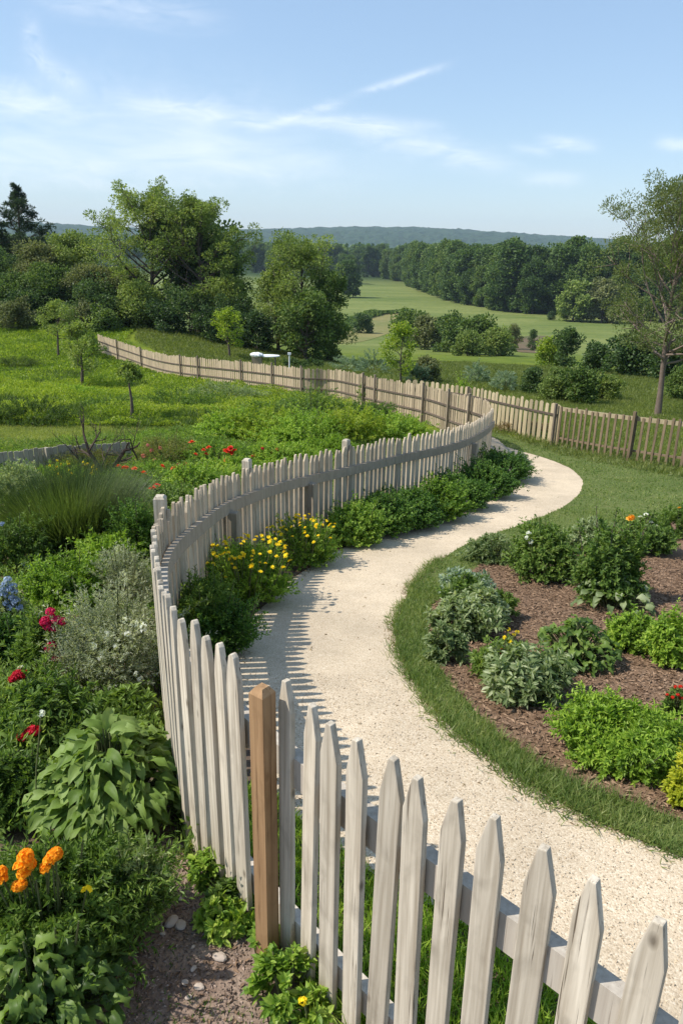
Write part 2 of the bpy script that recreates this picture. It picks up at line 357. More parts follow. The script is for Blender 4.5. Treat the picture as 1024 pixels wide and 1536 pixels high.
MT['brownfield'] = groundmat('bare_earth', [(.14, .10, .06), ((.10, .11, .04), .06, .45, .65)], bscale=1, bdist=.1)


# ------------------------------------------------------------------ mesh helpers
def tag(o, label=None, cat=None, group=None, kind=None):
    for k, v in (('label', label), ('category', cat), ('group', group), ('kind', kind)):
        if v: o[k] = v
    return o


def empty(name, loc, label=None, cat=None, group=None):
    o = bpy.data.objects.new(name, None); COL.objects.link(o); o.location = tuple(float(v) for v in loc); o.empty_display_size = .1
    return tag(o, label, cat, group)


class MB:
    def __init__(s): s.v = []; s.f = []; s.n = 0

    def add(s, v, f):
        v = np.asarray(v, float).reshape(-1, 3); s.v.append(v); s.f.append(np.asarray(f, int) + s.n); s.n += len(v)

    def addmany(s, V, faces):
        """V (n,k,3), faces list of index tuples into one piece"""
        n, k = V.shape[:2]; base = (np.arange(n) * k)[:, None]
        sizes = {}
        for f in faces: sizes.setdefault(len(f), []).append(f)
        for sz, fs in sizes.items():
            fa = np.array(fs); s.f.append((base[:, :, None] + fa[None]).reshape(-1, sz) + s.n)
        s.v.append(V.reshape(-1, 3)); s.n += n * k

    def box(s, c, ax, ay, az):
        c, ax, ay, az = (np.asarray(q, float) for q in (c, ax, ay, az))
        v = [c + i * ax + j * ay + k * az for k in (-1, 1) for j in (-1, 1) for i in (-1, 1)]
        s.add(v, [(0, 2, 3, 1), (4, 5, 7, 6), (0, 1, 5, 4), (1, 3, 7, 5), (3, 2, 6, 7), (2, 0, 4, 6)])

    def tube(s, pts, rad, sides=6, cap=True):
        pts = np.asarray(pts, float); m = len(pts)
        rad = np.broadcast_to(np.asarray(rad, float), (m,))
        t = np.gradient(pts, axis=0); t /= np.linalg.norm(t, axis=1)[:, None] + 1e-9
        ref = np.array([0, 0, 1.0]) if abs(t[0][2]) < .9 else np.array([1.0, 0, 0])
        u = np.cross(t, ref); u /= np.linalg.norm(u, axis=1)[:, None] + 1e-9; w = np.cross(t, u)
        a = np.linspace(0, 2 * math.pi, sides, endpoint=False)
        V = pts[:, None] + rad[:, None, None] * (np.cos(a)[None, :, None] * u[:, None] + np.sin(a)[None, :, None] * w[:, None])
        F = [(i * sides + j, i * sides + (j + 1) % sides, (i + 1) * sides + (j + 1) % sides, (i + 1) * sides + j) for i in range(m - 1) for j in range(sides)]
        k = s.n; s.add(V.reshape(-1, 3), F)
        if cap: s.f.append(np.array([[k + (m - 1) * sides + j for j in range(sides)]]))

    def mesh(s, name, mat, smooth=False):
        me = bpy.data.meshes.new(name)
        v = np.concatenate(s.v) if s.v else np.zeros((0, 3))
        me.vertices.add(len(v)); me.vertices.foreach_set('co', v.astype(np.float32).ravel())
        li = np.concatenate([f.ravel() for f in s.f]); tot = np.concatenate([np.full(len(f), f.shape[1]) for f in s.f])
        me.loops.add(len(li)); me.loops.foreach_set('vertex_index', li.astype(np.int32))
        me.polygons.add(len(tot)); st = np.concatenate([[0], np.cumsum(tot)[:-1]])
        me.polygons.foreach_set('loop_start', st.astype(np.int32))
        try: me.polygons.foreach_set('loop_total', tot.astype(np.int32))
        except Exception: pass
        me.polygons.foreach_set('use_smooth', np.full(len(tot), bool(smooth)))
        me.update(calc_edges=True); me.validate()
        if mat: me.materials.append(mat)
        return me

    def build(s, name, mat, parent=None, loc=None, smooth=False):
        o = bpy.data.objects.new(name, s.mesh(name, mat, smooth)); COL.objects.link(o)
        if parent: o.parent = parent
        if loc is not None: o.location = tuple(float(q) for q in loc)
        return o


def put(name, me, parent=None, loc=(0, 0, 0), rz=0.0, sc=1.0, rot=None):
    o = bpy.data.objects.new(name, me); COL.objects.link(o)
    if parent: o.parent = parent
    o.location = tuple(float(q) for q in loc); o.rotation_euler = rot if rot else (0, 0, rz)
    o.scale = (sc, sc, sc) if np.isscalar(sc) else sc
    return o


def nrm(a): return a / (np.linalg.norm(a, axis=-1, keepdims=True) + 1e-9)


DIA = (np.array([(0, 0, 0), (-.5, .42, .10), (0, 1, -.05), (.5, .42, .10)]), [(0, 3, 2), (0, 2, 1)])
OVAL = (np.array([(0, 0, 0), (-.42, .28, .1), (-.40, .68, .06), (0, 1, -.12), (.40, .68, .06), (.42, .28, .1), (0, .5, 0)]), [(0, 6, 2, 1), (6, 3, 2), (0, 5, 4, 6), (6, 4, 3)])
BLADE = (np.array([(-.5, 0, 0), (.5, 0, 0), (.38, .55, .06), (-.38, .55, .06), (0, 1, .3)]), [(0, 1, 2, 3), (3, 2, 4)])
CLUMP = (np.array([(0, 0, 0), (-.5, .35, .15), (-.25, .9, -.1), (.3, 1, .1), (.5, .4, -.12), (.1, .5, .3)]), [(0, 5, 1), (1, 5, 2), (5, 3, 2), (5, 4, 3), (0, 4, 5)])


def leaves(mb, P, D, N, L, Wd, tm=DIA):
    T, F = tm; n = len(P)
    D = nrm(D); Sd = nrm(np.cross(D, N)); Nn = np.cross(Sd, D)
    L = np.broadcast_to(L, (n,)); Wd = np.broadcast_to(Wd, (n,))
    V = P[:, None] + D[:, None] * (T[None, :, 1:2] * L[:, None, None]) + Sd[:, None] * (T[None, :, 0:1] * Wd[:, None, None]) + Nn[:, None] * (T[None, :, 2:3] * L[:, None, None])
    mb.addmany(V, F)


def rdir(rng, n, zmin=-1.0):
    z = rng.uniform(zmin, 1, n); a = rng.uniform(0, 2 * math.pi, n); r = np.sqrt(1 - z * z)
    return np.stack([r * np.cos(a), r * np.sin(a), z], 1)


def crowns(rng, mb, n, rx, ry, h, L, Wd, tm=DIA, k=14, up=.45, z0=.02, lump=.45, spread=.55, drop=0.0, per=20):
    """leafy shoots that fan out from the foot to an uneven dome rx * ry * h standing on z = 0"""
    ns = max(k, n // per); ld = rdir(rng, k, -.1); amp = rng.normal(0, .23, k)
    d = rdir(rng, ns, -.3); m = 1 + (np.exp((d @ ld.T - 1) * 7) * amp).sum(1)
    rr = m * rng.uniform(.35, 1.0, ns) ** .45 * (1 + .28 * (rng.uniform(0, 1, ns) > .88))
    d[:, :2] += rng.normal(0, .08, (ns, 2)); zc = .36 * h
    E = np.stack([d[:, 0] * rx * rr, d[:, 1] * ry * rr, np.where(d[:, 2] > 0, zc + d[:, 2] * (h - zc) * rr, zc * (1 + d[:, 2] * 1.5))], 1)
    B = np.stack([E[:, 0] * .22, E[:, 1] * .22, np.zeros(ns)], 1) + rng.normal(0, .02, (ns, 3)) * np.array([1, 1, 0])
    Mid = np.stack([E[:, 0] * (.75 - .3 * up), E[:, 1] * (.75 - .3 * up), E[:, 2] * (.55 + .35 * up)], 1)
    i = rng.integers(0, ns, n); t = rng.uniform(.42, 1.0, n) ** .8; q = t[:, None]
    P = B[i] * (1 - q) ** 2 + 2 * Mid[i] * q * (1 - q) + E[i] * q * q
    Tn = nrm(2 * (Mid[i] - B[i]) * (1 - q) + 2 * (E[i] - Mid[i]) * q + 1e-5)
    R = nrm(np.cross(Tn, rng.normal(0, 1, (n, 3))))
    ok = P[:, 2] > z0; P, Tn, R, t = P[ok], Tn[ok], R[ok], t[ok]; m_ = len(P)
    D = nrm(Tn * (.35 + .6 * up) + R * .85 + np.array([0, 0, .15 * up - drop]) + rng.normal(0, .2, (m_, 3)))
    N = nrm(Tn * .55 + np.array([0, 0, .55]) + rng.normal(0, .35, (m_, 3)))
    leaves(mb, P, D, N, rng.uniform(.6, 1.25, m_) * L * np.where(t > .93, .75, 1), rng.uniform(.7, 1.2, m_) * Wd * np.where(t > .93, .75, 1), tm)
    return E[np.argsort(-E[:, 2])]


def spline(pts, step=None, n=None):
    P = np.asarray(pts, float); Q = np.concatenate([[2 * P[0] - P[1]], P, [2 * P[-1] - P[-2]]]); out = []
    for i in range(1, len(Q) - 2):
        for t in np.linspace(0, 1, 24, endpoint=False):
            a, b, c, d = Q[i - 1:i + 3]
            out.append(.5 * ((2 * b) + (c - a) * t + (2 * a - 5 * b + 4 * c - d) * t * t + (3 * b - a - 3 * c + d) * t ** 3))
    out.append(P[-1]); out = np.array(out)
    s = np.concatenate([[0], np.cumsum(np.linalg.norm(np.diff(out[:, :2], axis=0), axis=1))])
    n = n or max(2, int(round(s[-1] / step)) + 1); q = np.linspace(0, s[-1], n)
    return np.stack([np.interp(q, s, out[:, j]) for j in range(out.shape[1])], 1)


def inside(poly, P):
    x, y = P[:, 0], P[:, 1]; r = np.zeros(len(P), bool); j = len(poly) - 1
    for i in range(len(poly)):
        xi, yi = poly[i][:2]; xj, yj = poly[j][:2]
        c = ((yi > y) != (yj > y)) & (x < (xj - xi) * (y - yi) / (yj - yi + 1e-12) + xi); r ^= c; j = i
    return r


def sheet(name, poly, off, mat, step=.3, holes=()):
    poly = np.asarray(poly)[:, :2]; lo, hi = poly.min(0), poly.max(0)
    gx, gy = np.meshgrid(np.arange(lo[0], hi[0], step), np.arange(lo[1], hi[1], step)); g = np.stack([gx.ravel(), gy.ravel()], 1)
    g = g[inside(poly, g)]
    vs = [Vector(p) for p in poly] + [Vector(p) for p in g]
    r = delaunay_2d_cdt(vs, [], [list(range(len(poly)))], 1, 1e-5)
    v = np.array([[p.x, p.y, 0] for p in r[0]]); v[:, 2] = G(v[:, 0], v[:, 1]) + off
    mb = MB(); mb.add(v, np.array([list(f) for f in r[2] if len(f) == 3]))
    o = mb.build(name, mat, smooth=True); o['kind'] = 'structure'; return o


def scatter(rng, poly, dens):
    poly = np.asarray(poly)[:, :2]; lo, hi = poly.min(0), poly.max(0); n = int((hi - lo).prod() * dens)
    P = rng.uniform(lo, hi, (n, 2)); return P[inside(poly, P)]


def lift(P2, off=0.0): return np.concatenate([P2, (G(P2[:, 0], P2[:, 1]) + off)[:, None]], 1)


def vnoise(P, s, seed=0):
    """smooth value noise on the plane, 0..1"""
    q = P[:, :2] * s + seed * 17.31; i = np.floor(q).astype(int); f = q - i; f = f * f * (3 - 2 * f)

    def hsh(a, b): v = np.sin(a * 127.1 + b * 311.7 + seed * 7.7) * 43758.5453; return v - np.floor(v)
    a, b, c, d = hsh(i[:, 0], i[:, 1]), hsh(i[:, 0] + 1, i[:, 1]), hsh(i[:, 0], i[:, 1] + 1), hsh(i[:, 0] + 1, i[:, 1] + 1)
    return (a * (1 - f[:, 0]) + b * f[:, 0]) * (1 - f[:, 1]) + (c * (1 - f[:, 0]) + d * f[:, 0]) * f[:, 1]


def PX(l): return np.array([gp(*p) for p in l])


# ------------------------------------------------------------------ ground, path, lawn, bed, fields, hills
def terrain():
    ys = np.concatenate([np.arange(-8, 20, .4), np.arange(20, 70, 1.0), np.geomspace(70, 4500, 70)])
    u = np.linspace(-1, 1, 121); u = np.sign(u) * np.abs(u) ** 1.3
    X = u[None, :] * (np.maximum(ys, 0)[:, None] * 1.1 + 16); Y = np.repeat(ys[:, None], len(u), 1)
    V = np.stack([X, Y, G(X, Y)], -1).reshape(-1, 3); m = len(u)
    i, j = np.meshgrid(np.arange(len(ys) - 1), np.arange(m - 1), indexing='ij'); a = (i * m + j).ravel()
    mb = MB(); mb.add(V, np.stack([a, a + 1, a + m + 1, a + m], 1))
    m_, nt, nd, lk, b = newmat('land')
    g = nd.new('ShaderNodeNewGeometry'); sp = nd.new('ShaderNodeSeparateXYZ'); lk.new(g.outputs['Position'], sp.inputs[0])

    def N(s, d=6, sc=(1, 1, 1)):
        mp = nd.new('ShaderNodeMapping'); mp.inputs['Scale'].default_value = sc; lk.new(g.outputs['Position'], mp.inputs[0])
        n = nd.new('ShaderNodeTexNoise'); n.inputs['Scale'].default_value = s; n.inputs['Detail'].default_value = d; n.inputs['Roughness'].default_value = .62; lk.new(mp.outputs[0], n.inputs[0]); return n.outputs[0]

    def mixr(val, lo, hi, A, B):
        mr = nd.new('ShaderNodeMapRange'); mr.inputs['From Min'].default_value = lo; mr.inputs['From Max'].default_value = hi; mr.interpolation_type = 'SMOOTHSTEP'; lk.new(val, mr.inputs['Value'])
        mx = nd.new('ShaderNodeMix'); mx.data_type = 'RGBA'; lk.new(mr.outputs[0], mx.inputs['Factor'])
        for q, s in ((A, 'A'), (B, 'B')):
            if isinstance(q, tuple): mx.inputs[s].default_value = c4(q)
            else: lk.new(q, mx.inputs[s])
        return mx.outputs['Result']
    near = mixr(N(2.0), .42, .6, (.12, .085, .06), (.16, .12, .085))
    mead = mixr(N(.35), .4, .62, (.085, .125, .016), (.15, .19, .02))
    mead = mixr(N(3.0), .55, .75, mead, (.035, .06, .012))
    fld = mixr(N(.012, 5, (1, 3, 1)), .38, .62, (.135, .17, .045), (.19, .215, .065))
    fld = mixr(N(.05, 6, (.5, 2.5, 1)), .5, .72, fld, (.085, .135, .03))
    fld = mixr(N(.6, 6), .5, .75, fld, (.08, .115, .028))
    far = mixr(sp.outputs[1], 420, 620, fld, (.03, .055, .015))
    c = mixr(sp.outputs[1], 14.5, 17.5, near, mead); c = mixr(sp.outputs[1], 85, 130, c, far)
    lk.new(c, b.inputs['Base Color']); b.inputs['Roughness'].default_value = 1; b.inputs['Specular IOR Level'].default_value = .1
    bp = nd.new('ShaderNodeBump'); bp.inputs['Strength'].default_value = .5; bp.inputs['Distance'].default_value = .06; lk.new(N(9.0), bp.inputs['Height']); lk.new(bp.outputs[0], b.inputs['Normal'])
    o = mb.build('ground', m_, smooth=True); o['kind'] = 'structure'


terrain()
rg = np.random.default_rng(7)


def wobble(line, amp, seed):
    d = np.gradient(line[:, :2], axis=0); d = nrm(d); nr = np.stack([-d[:, 1], d[:, 0]], 1)
    s = np.arange(len(line))[:, None] * np.array([[1.0, 0]]); w = (vnoise(s, .35, seed) - .5) * 2 + (vnoise(s, 1.1, seed + 3) - .5)
    out = line.copy(); out[:, :2] += nr * (w * amp)[:, None]; return out


PATH_L = PX([(1120, 1680), (1000, 1600), (900, 1537), (800, 1462), (700, 1395), (600, 1335), (520, 1283), (450, 1230), (398, 1165), (372, 1090), (352, 1020), (356, 960), (410, 895), (490, 835), (580, 793), (660, 758), (718, 725), (743, 700)])[:, :2]
PATH_L = np.concatenate([PATH_L, [(3.85, 17.2), (3.8, 18.6), (3.45, 20.3)]])
PATH_R = PX([(1700, 1500), (1250, 1372), (1024, 1288), (900, 1238), (800, 1182), (720, 1130), (655, 1070), (612, 1010), (594, 960), (606, 900), (642, 855), (700, 817), (780, 788), (850, 757), (873, 727), (852, 702), (805, 684), (760, 671)])[:, :2]
PATH_R = np.concatenate([PATH_R, [(4.3, 20.3), (3.9, 21.5)]])
pl = wobble(spline(PATH_L, .12), .022, 1); pr = wobble(spline(PATH_R, .12), .022, 2)
path_poly = np.concatenate([pl, pr[::-1]])
sheet('path', path_poly, .010, MT['gravel'], .3)
BED = PX([(640, 930), (655, 995), (700, 1052), (760, 1112), (840, 1166), (940, 1205), (1024, 1238), (1200, 1290)])[:, :2]
BED = np.concatenate([BED, PX([(1500, 1180), (1500, 900), (1250, 810), (1060, 785), (960, 788), (860, 803), (780, 822), (720, 848), (668, 890)])[:, :2]])
bed = wobble(spline(np.concatenate([BED, BED[:1]]), .15), .03, 5)[:-1]
sheet('flower_bed', bed, .02, MT['mulch'], .3)
lawn_poly = np.concatenate([pr, [(4.6, 21.8), (5.2, 19.8), (7.0, 18.0), (8.4, 17.0), (14, 13), (16, 6), (9, 1)]])
sheet('lawn', lawn_poly, .014, MT['lawnbase'], .4)
soil_poly = PX([(200, 1290), (250, 1255), (300, 1300), (345, 1370), (380, 1430), (400, 1540), (480, 1800), (60, 1800), (60, 1640), (150, 1536), (190, 1450), (230, 1380)])[:, :2]
soil_poly = np.concatenate([soil_poly])
sheet('garden_soil', wobble(spline(np.concatenate([soil_poly, soil_poly[:1]]), .12), .03, 8)[:-1], .008, MT['soil'], .25)


def far_sheet(name, pts, mat):
    P = PX(pts)[:, :2]; sheet(name, spline(np.concatenate([P, P[:1]]), 3.0)[:-1], .05, mat, 6.0)


far_sheet('stubble_field', [(505, 516), (520, 486), (548, 473), (600, 470), (640, 474), (600, 492), (545, 512)], MT['straw'])
far_sheet('ploughed_field', [(770, 510), (790, 504), (830, 506), (840, 522), (800, 530), (765, 524)], MT['brownfield'])


def hills():
    rng = np.random.default_rng(3); prof = pchip([-75, -40, -25, -22, -14, -6, 0, 4, 8, 14, 19, 24, 40, 75], [60, 82, 84, 86, 80, 88, 104, 108, 98, 82, 66, 50, 45, 40])
    az = np.linspace(-75, 75, 420); t = np.linspace(0, 1, 40); V = []
    for k in t:
        r = 2300 + 1300 * k; h = prof(az) * (np.sin(k * math.pi / 2) ** .8)
        x = r * np.sin(np.radians(az)); y = r * np.cos(np.radians(az)); P = np.stack([x, y], 1)
        h = h + (vnoise(P, 1 / 300, 1) - .5) * 12 * k + (vnoise(P, 1 / 90, 2) - .5) * 8 * (k > 0) + (vnoise(P, 1 / 28, 3)) * 9 * (k > 0) + rng.uniform(0, 8, len(az)) * (k > 0)
        V.append(np.stack([x, y, -42 + (h + 14) * 1.0], 1))
    V = np.array(V); V[0, :, 2] = -70
    m = len(az); i, j = np.meshgrid(np.arange(len(t) - 1), np.arange(m - 1), indexing='ij'); a = (i * m + j).ravel()
    mb = MB(); mb.add(V.reshape(-1, 3), np.stack([a, a + 1, a + m + 1, a + m], 1))
    mt = groundmat('wooded_hill', [(.028, .06, .022), ((.045, .075, .03), .02, .4, .62), ((.012, .028, .012), .05, .5, .66)], bscale=.06, bdist=8, bstr=1)
    o = mb.build('hills', mt, smooth=False); o['kind'] = 'structure'


hills()


# ------------------------------------------------------------------ fences
def picket_mesh(name, mat, w, th, H, sh, tip, rnd=False, seed=0, nails=False):
    """flat picket with a pointed head: shoulder sh below the top, tip of half width tip"""
    rng = random.Random(seed); hw = w / 2; j = lambda a: rng.uniform(-a, a)
    if rnd: out = [(-hw, 0), (hw, 0), (hw + j(.002), H - sh), (hw * .86, H - sh * .6), (hw * .62, H - sh * .3), (tip + .004, H - .012), (tip * .4, H), (-tip * .4, H), (-tip - .004, H - .012), (-hw * .62, H - sh * .3), (-hw * .86, H - sh * .6), (-hw + j(.002), H - sh)]
    else: out = [(-hw, 0), (hw, 0), (hw + j(.003), H - sh + j(.012)), (tip + j(.003), H + j(.006)), (-tip + j(.003), H + j(.006)), (-hw + j(.003), H - sh + j(.012))]
    import bmesh
    bm = bmesh.new(); n = len(out)
    # intermediate levels let the sides wander a little, as sawn boards do
    f = [bm.verts.new((x, -th / 2, z)) for x, z in out]; b = [bm.verts.new((x, th / 2, z)) for x, z in out]
    bm.faces.new(f); bm.faces.new(b[::-1])
    for i in range(n): bm.faces.new((f[(i + 1) % n], f[i], b[i], b[(i + 1) % n]))
    bmesh.ops.recalc_face_normals(bm, faces=bm.faces)
    bmesh.ops.bevel(bm, geom=[e for e in bm.edges if e.calc_face_angle(0) > .5], offset=min(.0035, th * .2), segments=2, affect='EDGES', profile=.6)
    if nails:
        for z0 in (.16, .93):
            for zx in (-.018, .018):
                x = zx + j(.006); z = z0 + zx + j(.008); vs = [bm.verts.new((x + .0042 * math.cos(q), -th / 2 - .0012, z + .0042 * math.sin(q))) for q in np.arange(0, 6.28, .785)]
                fc = bm.faces.new(vs); fc.material_index = 1; fc.normal_update()
                if fc.normal.y > 0: fc.normal_flip()
    me = bpy.data.meshes.new(name); bm.to_mesh(me); bm.free(); me.materials.append(mat); me.materials.append(MT['nail']); return me


def post_mesh(name, mat, w, H, cap=.03, cham=.18):
    import bmesh
    bm = bmesh.new(); h = w / 2
    rings = [[(-h, -h, -.25), (h, -h, -.25), (h, h, -.25), (-h, h, -.25)], [(-h, -h, H - cap), (h, -h, H - cap), (h, h, H - cap), (-h, h, H - cap)],
             [(-h * cham, -h * cham, H), (h * cham, -h * cham, H), (h * cham, h * cham, H), (-h * cham, h * cham, H)]]
    R = [[bm.verts.new(p) for p in r] for r in rings]
    for a, b in zip(R, R[1:]):
        for i in range(4): bm.faces.new((a[i], a[(i + 1) % 4], b[(i + 1) % 4], b[i]))
    bm.faces.new(R[-1]); bm.faces.new(R[0][::-1])
    bmesh.ops.bevel(bm, geom=[e for e in bm.edges if e.calc_face_angle(0) > .35], offset=w * .045, segments=2, affect='EDGES', profile=.6)
    me = bpy.data.meshes.new(name); bm.to_mesh(me); bm.free(); me.materials.append(mat); return me


def rail(name, line, side, off, z, hh, th, mat, parent, org, step=.1):
    """a board bent along the fence: line (n,2); side +1 = left of travel"""
    P = spline(np.asarray(line)[:, :2], step); d = nrm(np.gradient(P, axis=0)); nr = np.stack([-d[:, 1], d[:, 0]], 1) * side
    zz = G(P[:, 0], P[:, 1]) + z; V = []
    for q, k in ((off, -1), (off + th, -1), (off + th, 1), (off, 1)):
        V.append(np.concatenate([P + nr * q, (zz + k * hh / 2)[:, None]], 1))
    V = np.stack(V, 1); n = len(P)
    F = [(i * 4 + a, i * 4 + (a + 1) % 4, (i + 1) * 4 + (a + 1) % 4, (i + 1) * 4 + a) for i in range(n - 1) for a in range(4)]
    if side > 0: F = [f[::-1] for f in F]
    mb = MB(); mb.add(V.reshape(-1, 3) - org, F); k = (n - 1) * 4
    mb.f.append(np.array([[0, 1, 2, 3], [k + 3, k + 2, k + 1, k]]))
    return mb.build(name, mat, parent)


def dirs(P):
    d = nrm(np.gradient(P[:, :2], axis=0)); return d, np.arctan2(d[:, 1], d[:, 0])


def bake(mb, me, M_):
    k = mb.n; mb.add([tuple(M_ @ v.co) for v in me.vertices], np.zeros((0, 3), int))
    for f in me.polygons: mb.f.append(np.array([[v + k for v in f.vertices]]))


def weathered_fence():
    H = 1.28
    right = [(985, 1390), (893, 1330), (815, 1275), (747, 1243), (685, 1205), (633, 1170), (583, 1142), (540, 1113), (498, 1090), (462, 1065), (428, 1030)]
    left = [(355, 985), (333, 968), (312, 955), (292, 940), (275, 928), (259, 915)]
    rest = [(259, 915), (247, 885), (236, 850), (230, 815), (233, 790), (246, 768), (285, 743), (330, 717), (385, 700), (440, 686), (500, 675), (547, 666), (600, 656), (650, 648), (700, 636), (730, 621), (739, 612)]
    R_ = np.array([gp(x, y, H) for x, y in right])[:, :2]; L_ = np.array([gp(x, y, H) for x, y in left])[:, :2]; Q_ = np.array([gp(x, y, H) for x, y in rest])[:, :2]
    ext = [R_[0] + (R_[0] - R_[1]) * k for k in (3, 2, 1)]
    R_ = np.concatenate([ext, R_]); qs = spline(Q_, .118)[1:]
    # clean the wobble out of the measured right-hand run
    fit = np.polyfit(R_[:, 0], R_[:, 1], 3); R_[:, 1] = np.polyval(fit, R_[:, 0])
    pbase = gp(394, 1028, 1.29); post = pbase[:2]
    allp = np.concatenate([R_, L_, qs]); org = pbase
    th_ = empty('picket_fence', org, 'weathered whitish picket fence curving from the front past one new brown post', 'fence')
    d, ang = dirs(allp)
    pm = [picket_mesh('picket', MT['picket'], .077, .025, H, .13, .011, seed=s, nails=True) for s in range(8)]
    pr_ = [picket_mesh('picket', MT['picket'], .076, .026, H, .16, .012, True, s, True) for s in range(4)]
    pn = [picket_mesh('picket', MT['picket_shade'], .09, .026, H - q, .09, .014, seed=s + 9) for s, q in enumerate((0, .015, .03))]
    rng = random.Random(4); k0 = len(R_); k1 = k0 + len(L_)
    keep = set(np.argsort(np.hypot(allp[:, 0], allp[:, 1]))[:100].tolist()); rest_ = MB()
    for i, (p, a) in enumerate(zip(allp, ang)):
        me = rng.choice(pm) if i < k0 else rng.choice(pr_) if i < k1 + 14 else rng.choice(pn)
        dz = rng.uniform(-.012, .012) if i < k1 else rng.uniform(-.03, .025)
        z = float(G(*p)) + .02 + dz; loc = (p[0] - org[0], p[1] - org[1], z - org[2]); rot = (rng.uniform(-.012, .012), rng.uniform(-.014, .014), a + rng.uniform(-.07, .07)); sx = rng.uniform(.9, 1.08)
        if i in keep: put('picket', me, th_, loc, rot=rot, sc=(sx, 1, 1))
        else: bake(rest_, me, Matrix.Translation(loc) @ Matrix.Rotation(rot[2], 4, 'Z') @ Matrix.Rotation(rot[1], 4, 'Y') @ Matrix.Diagonal((sx, 1, 1, 1)))
    if rest_.n: rest_.build('picket', MT['picket_shade'], th_)['kind'] = 'stuff'
    # rails on the path side: travel goes right -> left -> away, so the path is on the right of travel
    full = np.concatenate([R_, [post * .6 + (R_[-1] + L_[0]) * .2], L_, Q_[1:]])
    sm = spline(full, .35); sm[1:-1] = (sm[:-2] + sm[1:-1] * 2 + sm[2:]) / 4; sm[1:-1] = (sm[:-2] + sm[1:-1] * 2 + sm[2:]) / 4
    j = int(np.argmin(np.linalg.norm(sm - gp(230, 800, H)[:2], axis=1)))
    for nm, z_, h_ in (('upper_rail', .93, .13), ('lower_rail', .16, .11)):
        rail(nm, sm[:j + 1], -1, .017, z_, h_, .048, MT['rail'], th_, org); cuts = list(range(j, len(sm) - 3, 7)) + [len(sm) - 1]
        for c0, c1 in zip(cuts, cuts[1:]):
            seg = sm[c0:c1 + 1].copy(); seg[-1] = seg[-1] + (seg[-2] - seg[-1]) * .015
            rail(nm, seg, -1, .017, z_ + rng.uniform(-.007, .007), h_ * rng.uniform(.97, 1.03), .048 + rng.uniform(-.004, .004), MT['rail_shade'], th_, org)
    pm_new = post_mesh('post', MT['newpost'], .066, 1.30, .025, .5)
    o = put('post', pm_new, th_, (.0, -.02, .0), rz=math.radians(-38)); o['label'] = 'new brown square post with chamfered top'
    pw = post_mesh('post', MT['picket'], .09, 1.39, .02, .7)
    for px, py in ((253, 745), (385, 690), (547, 664)):
        g = gp(px, py, 1.38); j = int(np.argmin(np.linalg.norm(allp - g[:2], axis=1))); nr = np.array([-d[j, 1], d[j, 0]])
        q = allp[j] + nr * .062; put('post', pw, th_, (q[0] - org[0], q[1] - org[1], float(G(*q)) - org[2]), rz=ang[j])
    pl_ = post_mesh('post', MT['rail_shade'], .095, .96, .01, .9)
    for px, py in ((333, 762), (690, 660), (480, 722)):
        g = gp(px, py, .93); j = int(np.argmin(np.linalg.norm(allp - g[:2], axis=1))); nr = np.array([-d[j, 1], d[j, 0]])
        q = allp[j] - nr * .118; put('post', pl_, th_, (q[0] - org[0], q[1] - org[1], float(G(*q)) - .07 - org[2]), rz=ang[j])
    return allp


near_line = weathered_fence()


def run_fence(name, label, line, mats, H, spacing, w, rails, posts, cap=100, side=1, seed=0, kind='picket', ph=1.2, postside=1, tipsh=.05, hf=None):
    P = spline(line, spacing); d, ang = dirs(P); org = np.array([*P[0], float(G(*P[0]))]); rng = random.Random(seed)
    o = empty(name, org, label, 'fence')
    ms = [picket_mesh(kind, mats[0], w * q, .02, H * h, tipsh, w * .22, seed=s) for s, (q, h) in enumerate(((1, 1), (.9, .985), (1.05, .97), (.95, 1.01)))]
    order = np.argsort(np.hypot(P[:, 0], P[:, 1])); keep = set(order[:cap].tolist()); rest = MB()
    for i, (p, a) in enumerate(zip(P, ang)):
        z = float(G(*p)) + .03 + rng.uniform(-.02, .02); rz = a + rng.uniform(-.05, .05); tl = rng.uniform(-.02, .02); hs = hf(i / len(P)) if hf else 1.0
        if i in keep: q = put(kind, rng.choice(ms), o, (p[0] - org[0], p[1] - org[1], z - org[2]), rot=(0, tl, rz)); q.scale = (1, 1, hs)
        else:
            me = rng.choice(ms); M_ = Matrix.Translation((p[0] - org[0], p[1] - org[1], z - org[2])) @ Matrix.Rotation(rz, 4, 'Z') @ Matrix.Rotation(tl, 4, 'Y') @ Matrix.Diagonal((1, 1, hs, 1))
            bake(rest, me, M_)
    if rest.n: rest.build(kind, mats[0], o)['kind'] = 'stuff'
    for nm, z, hh, m, s in rails: rail(nm, P[::2] if (len(P) % 2) else np.concatenate([P[::2], P[-1:]]), s, .012, z, hh, .035, m, o, org, .25)
    pm = post_mesh('post', mats[1], .065, ph, .01, .9)
    for px, Y in posts:
        j = int(np.argmin(np.abs(np.array([column((x, y, float(G(x, y)))) for x, y in P]) - px)))
        nr = np.array([-d[j, 1], d[j, 0]]) * postside; q = P[j] + nr * .09
        put('post', pm, o, (q[0] - org[0], q[1] - org[1], float(G(*q)) - org[2]), rz=ang[j] + rng.uniform(-.1, .1))
    return P


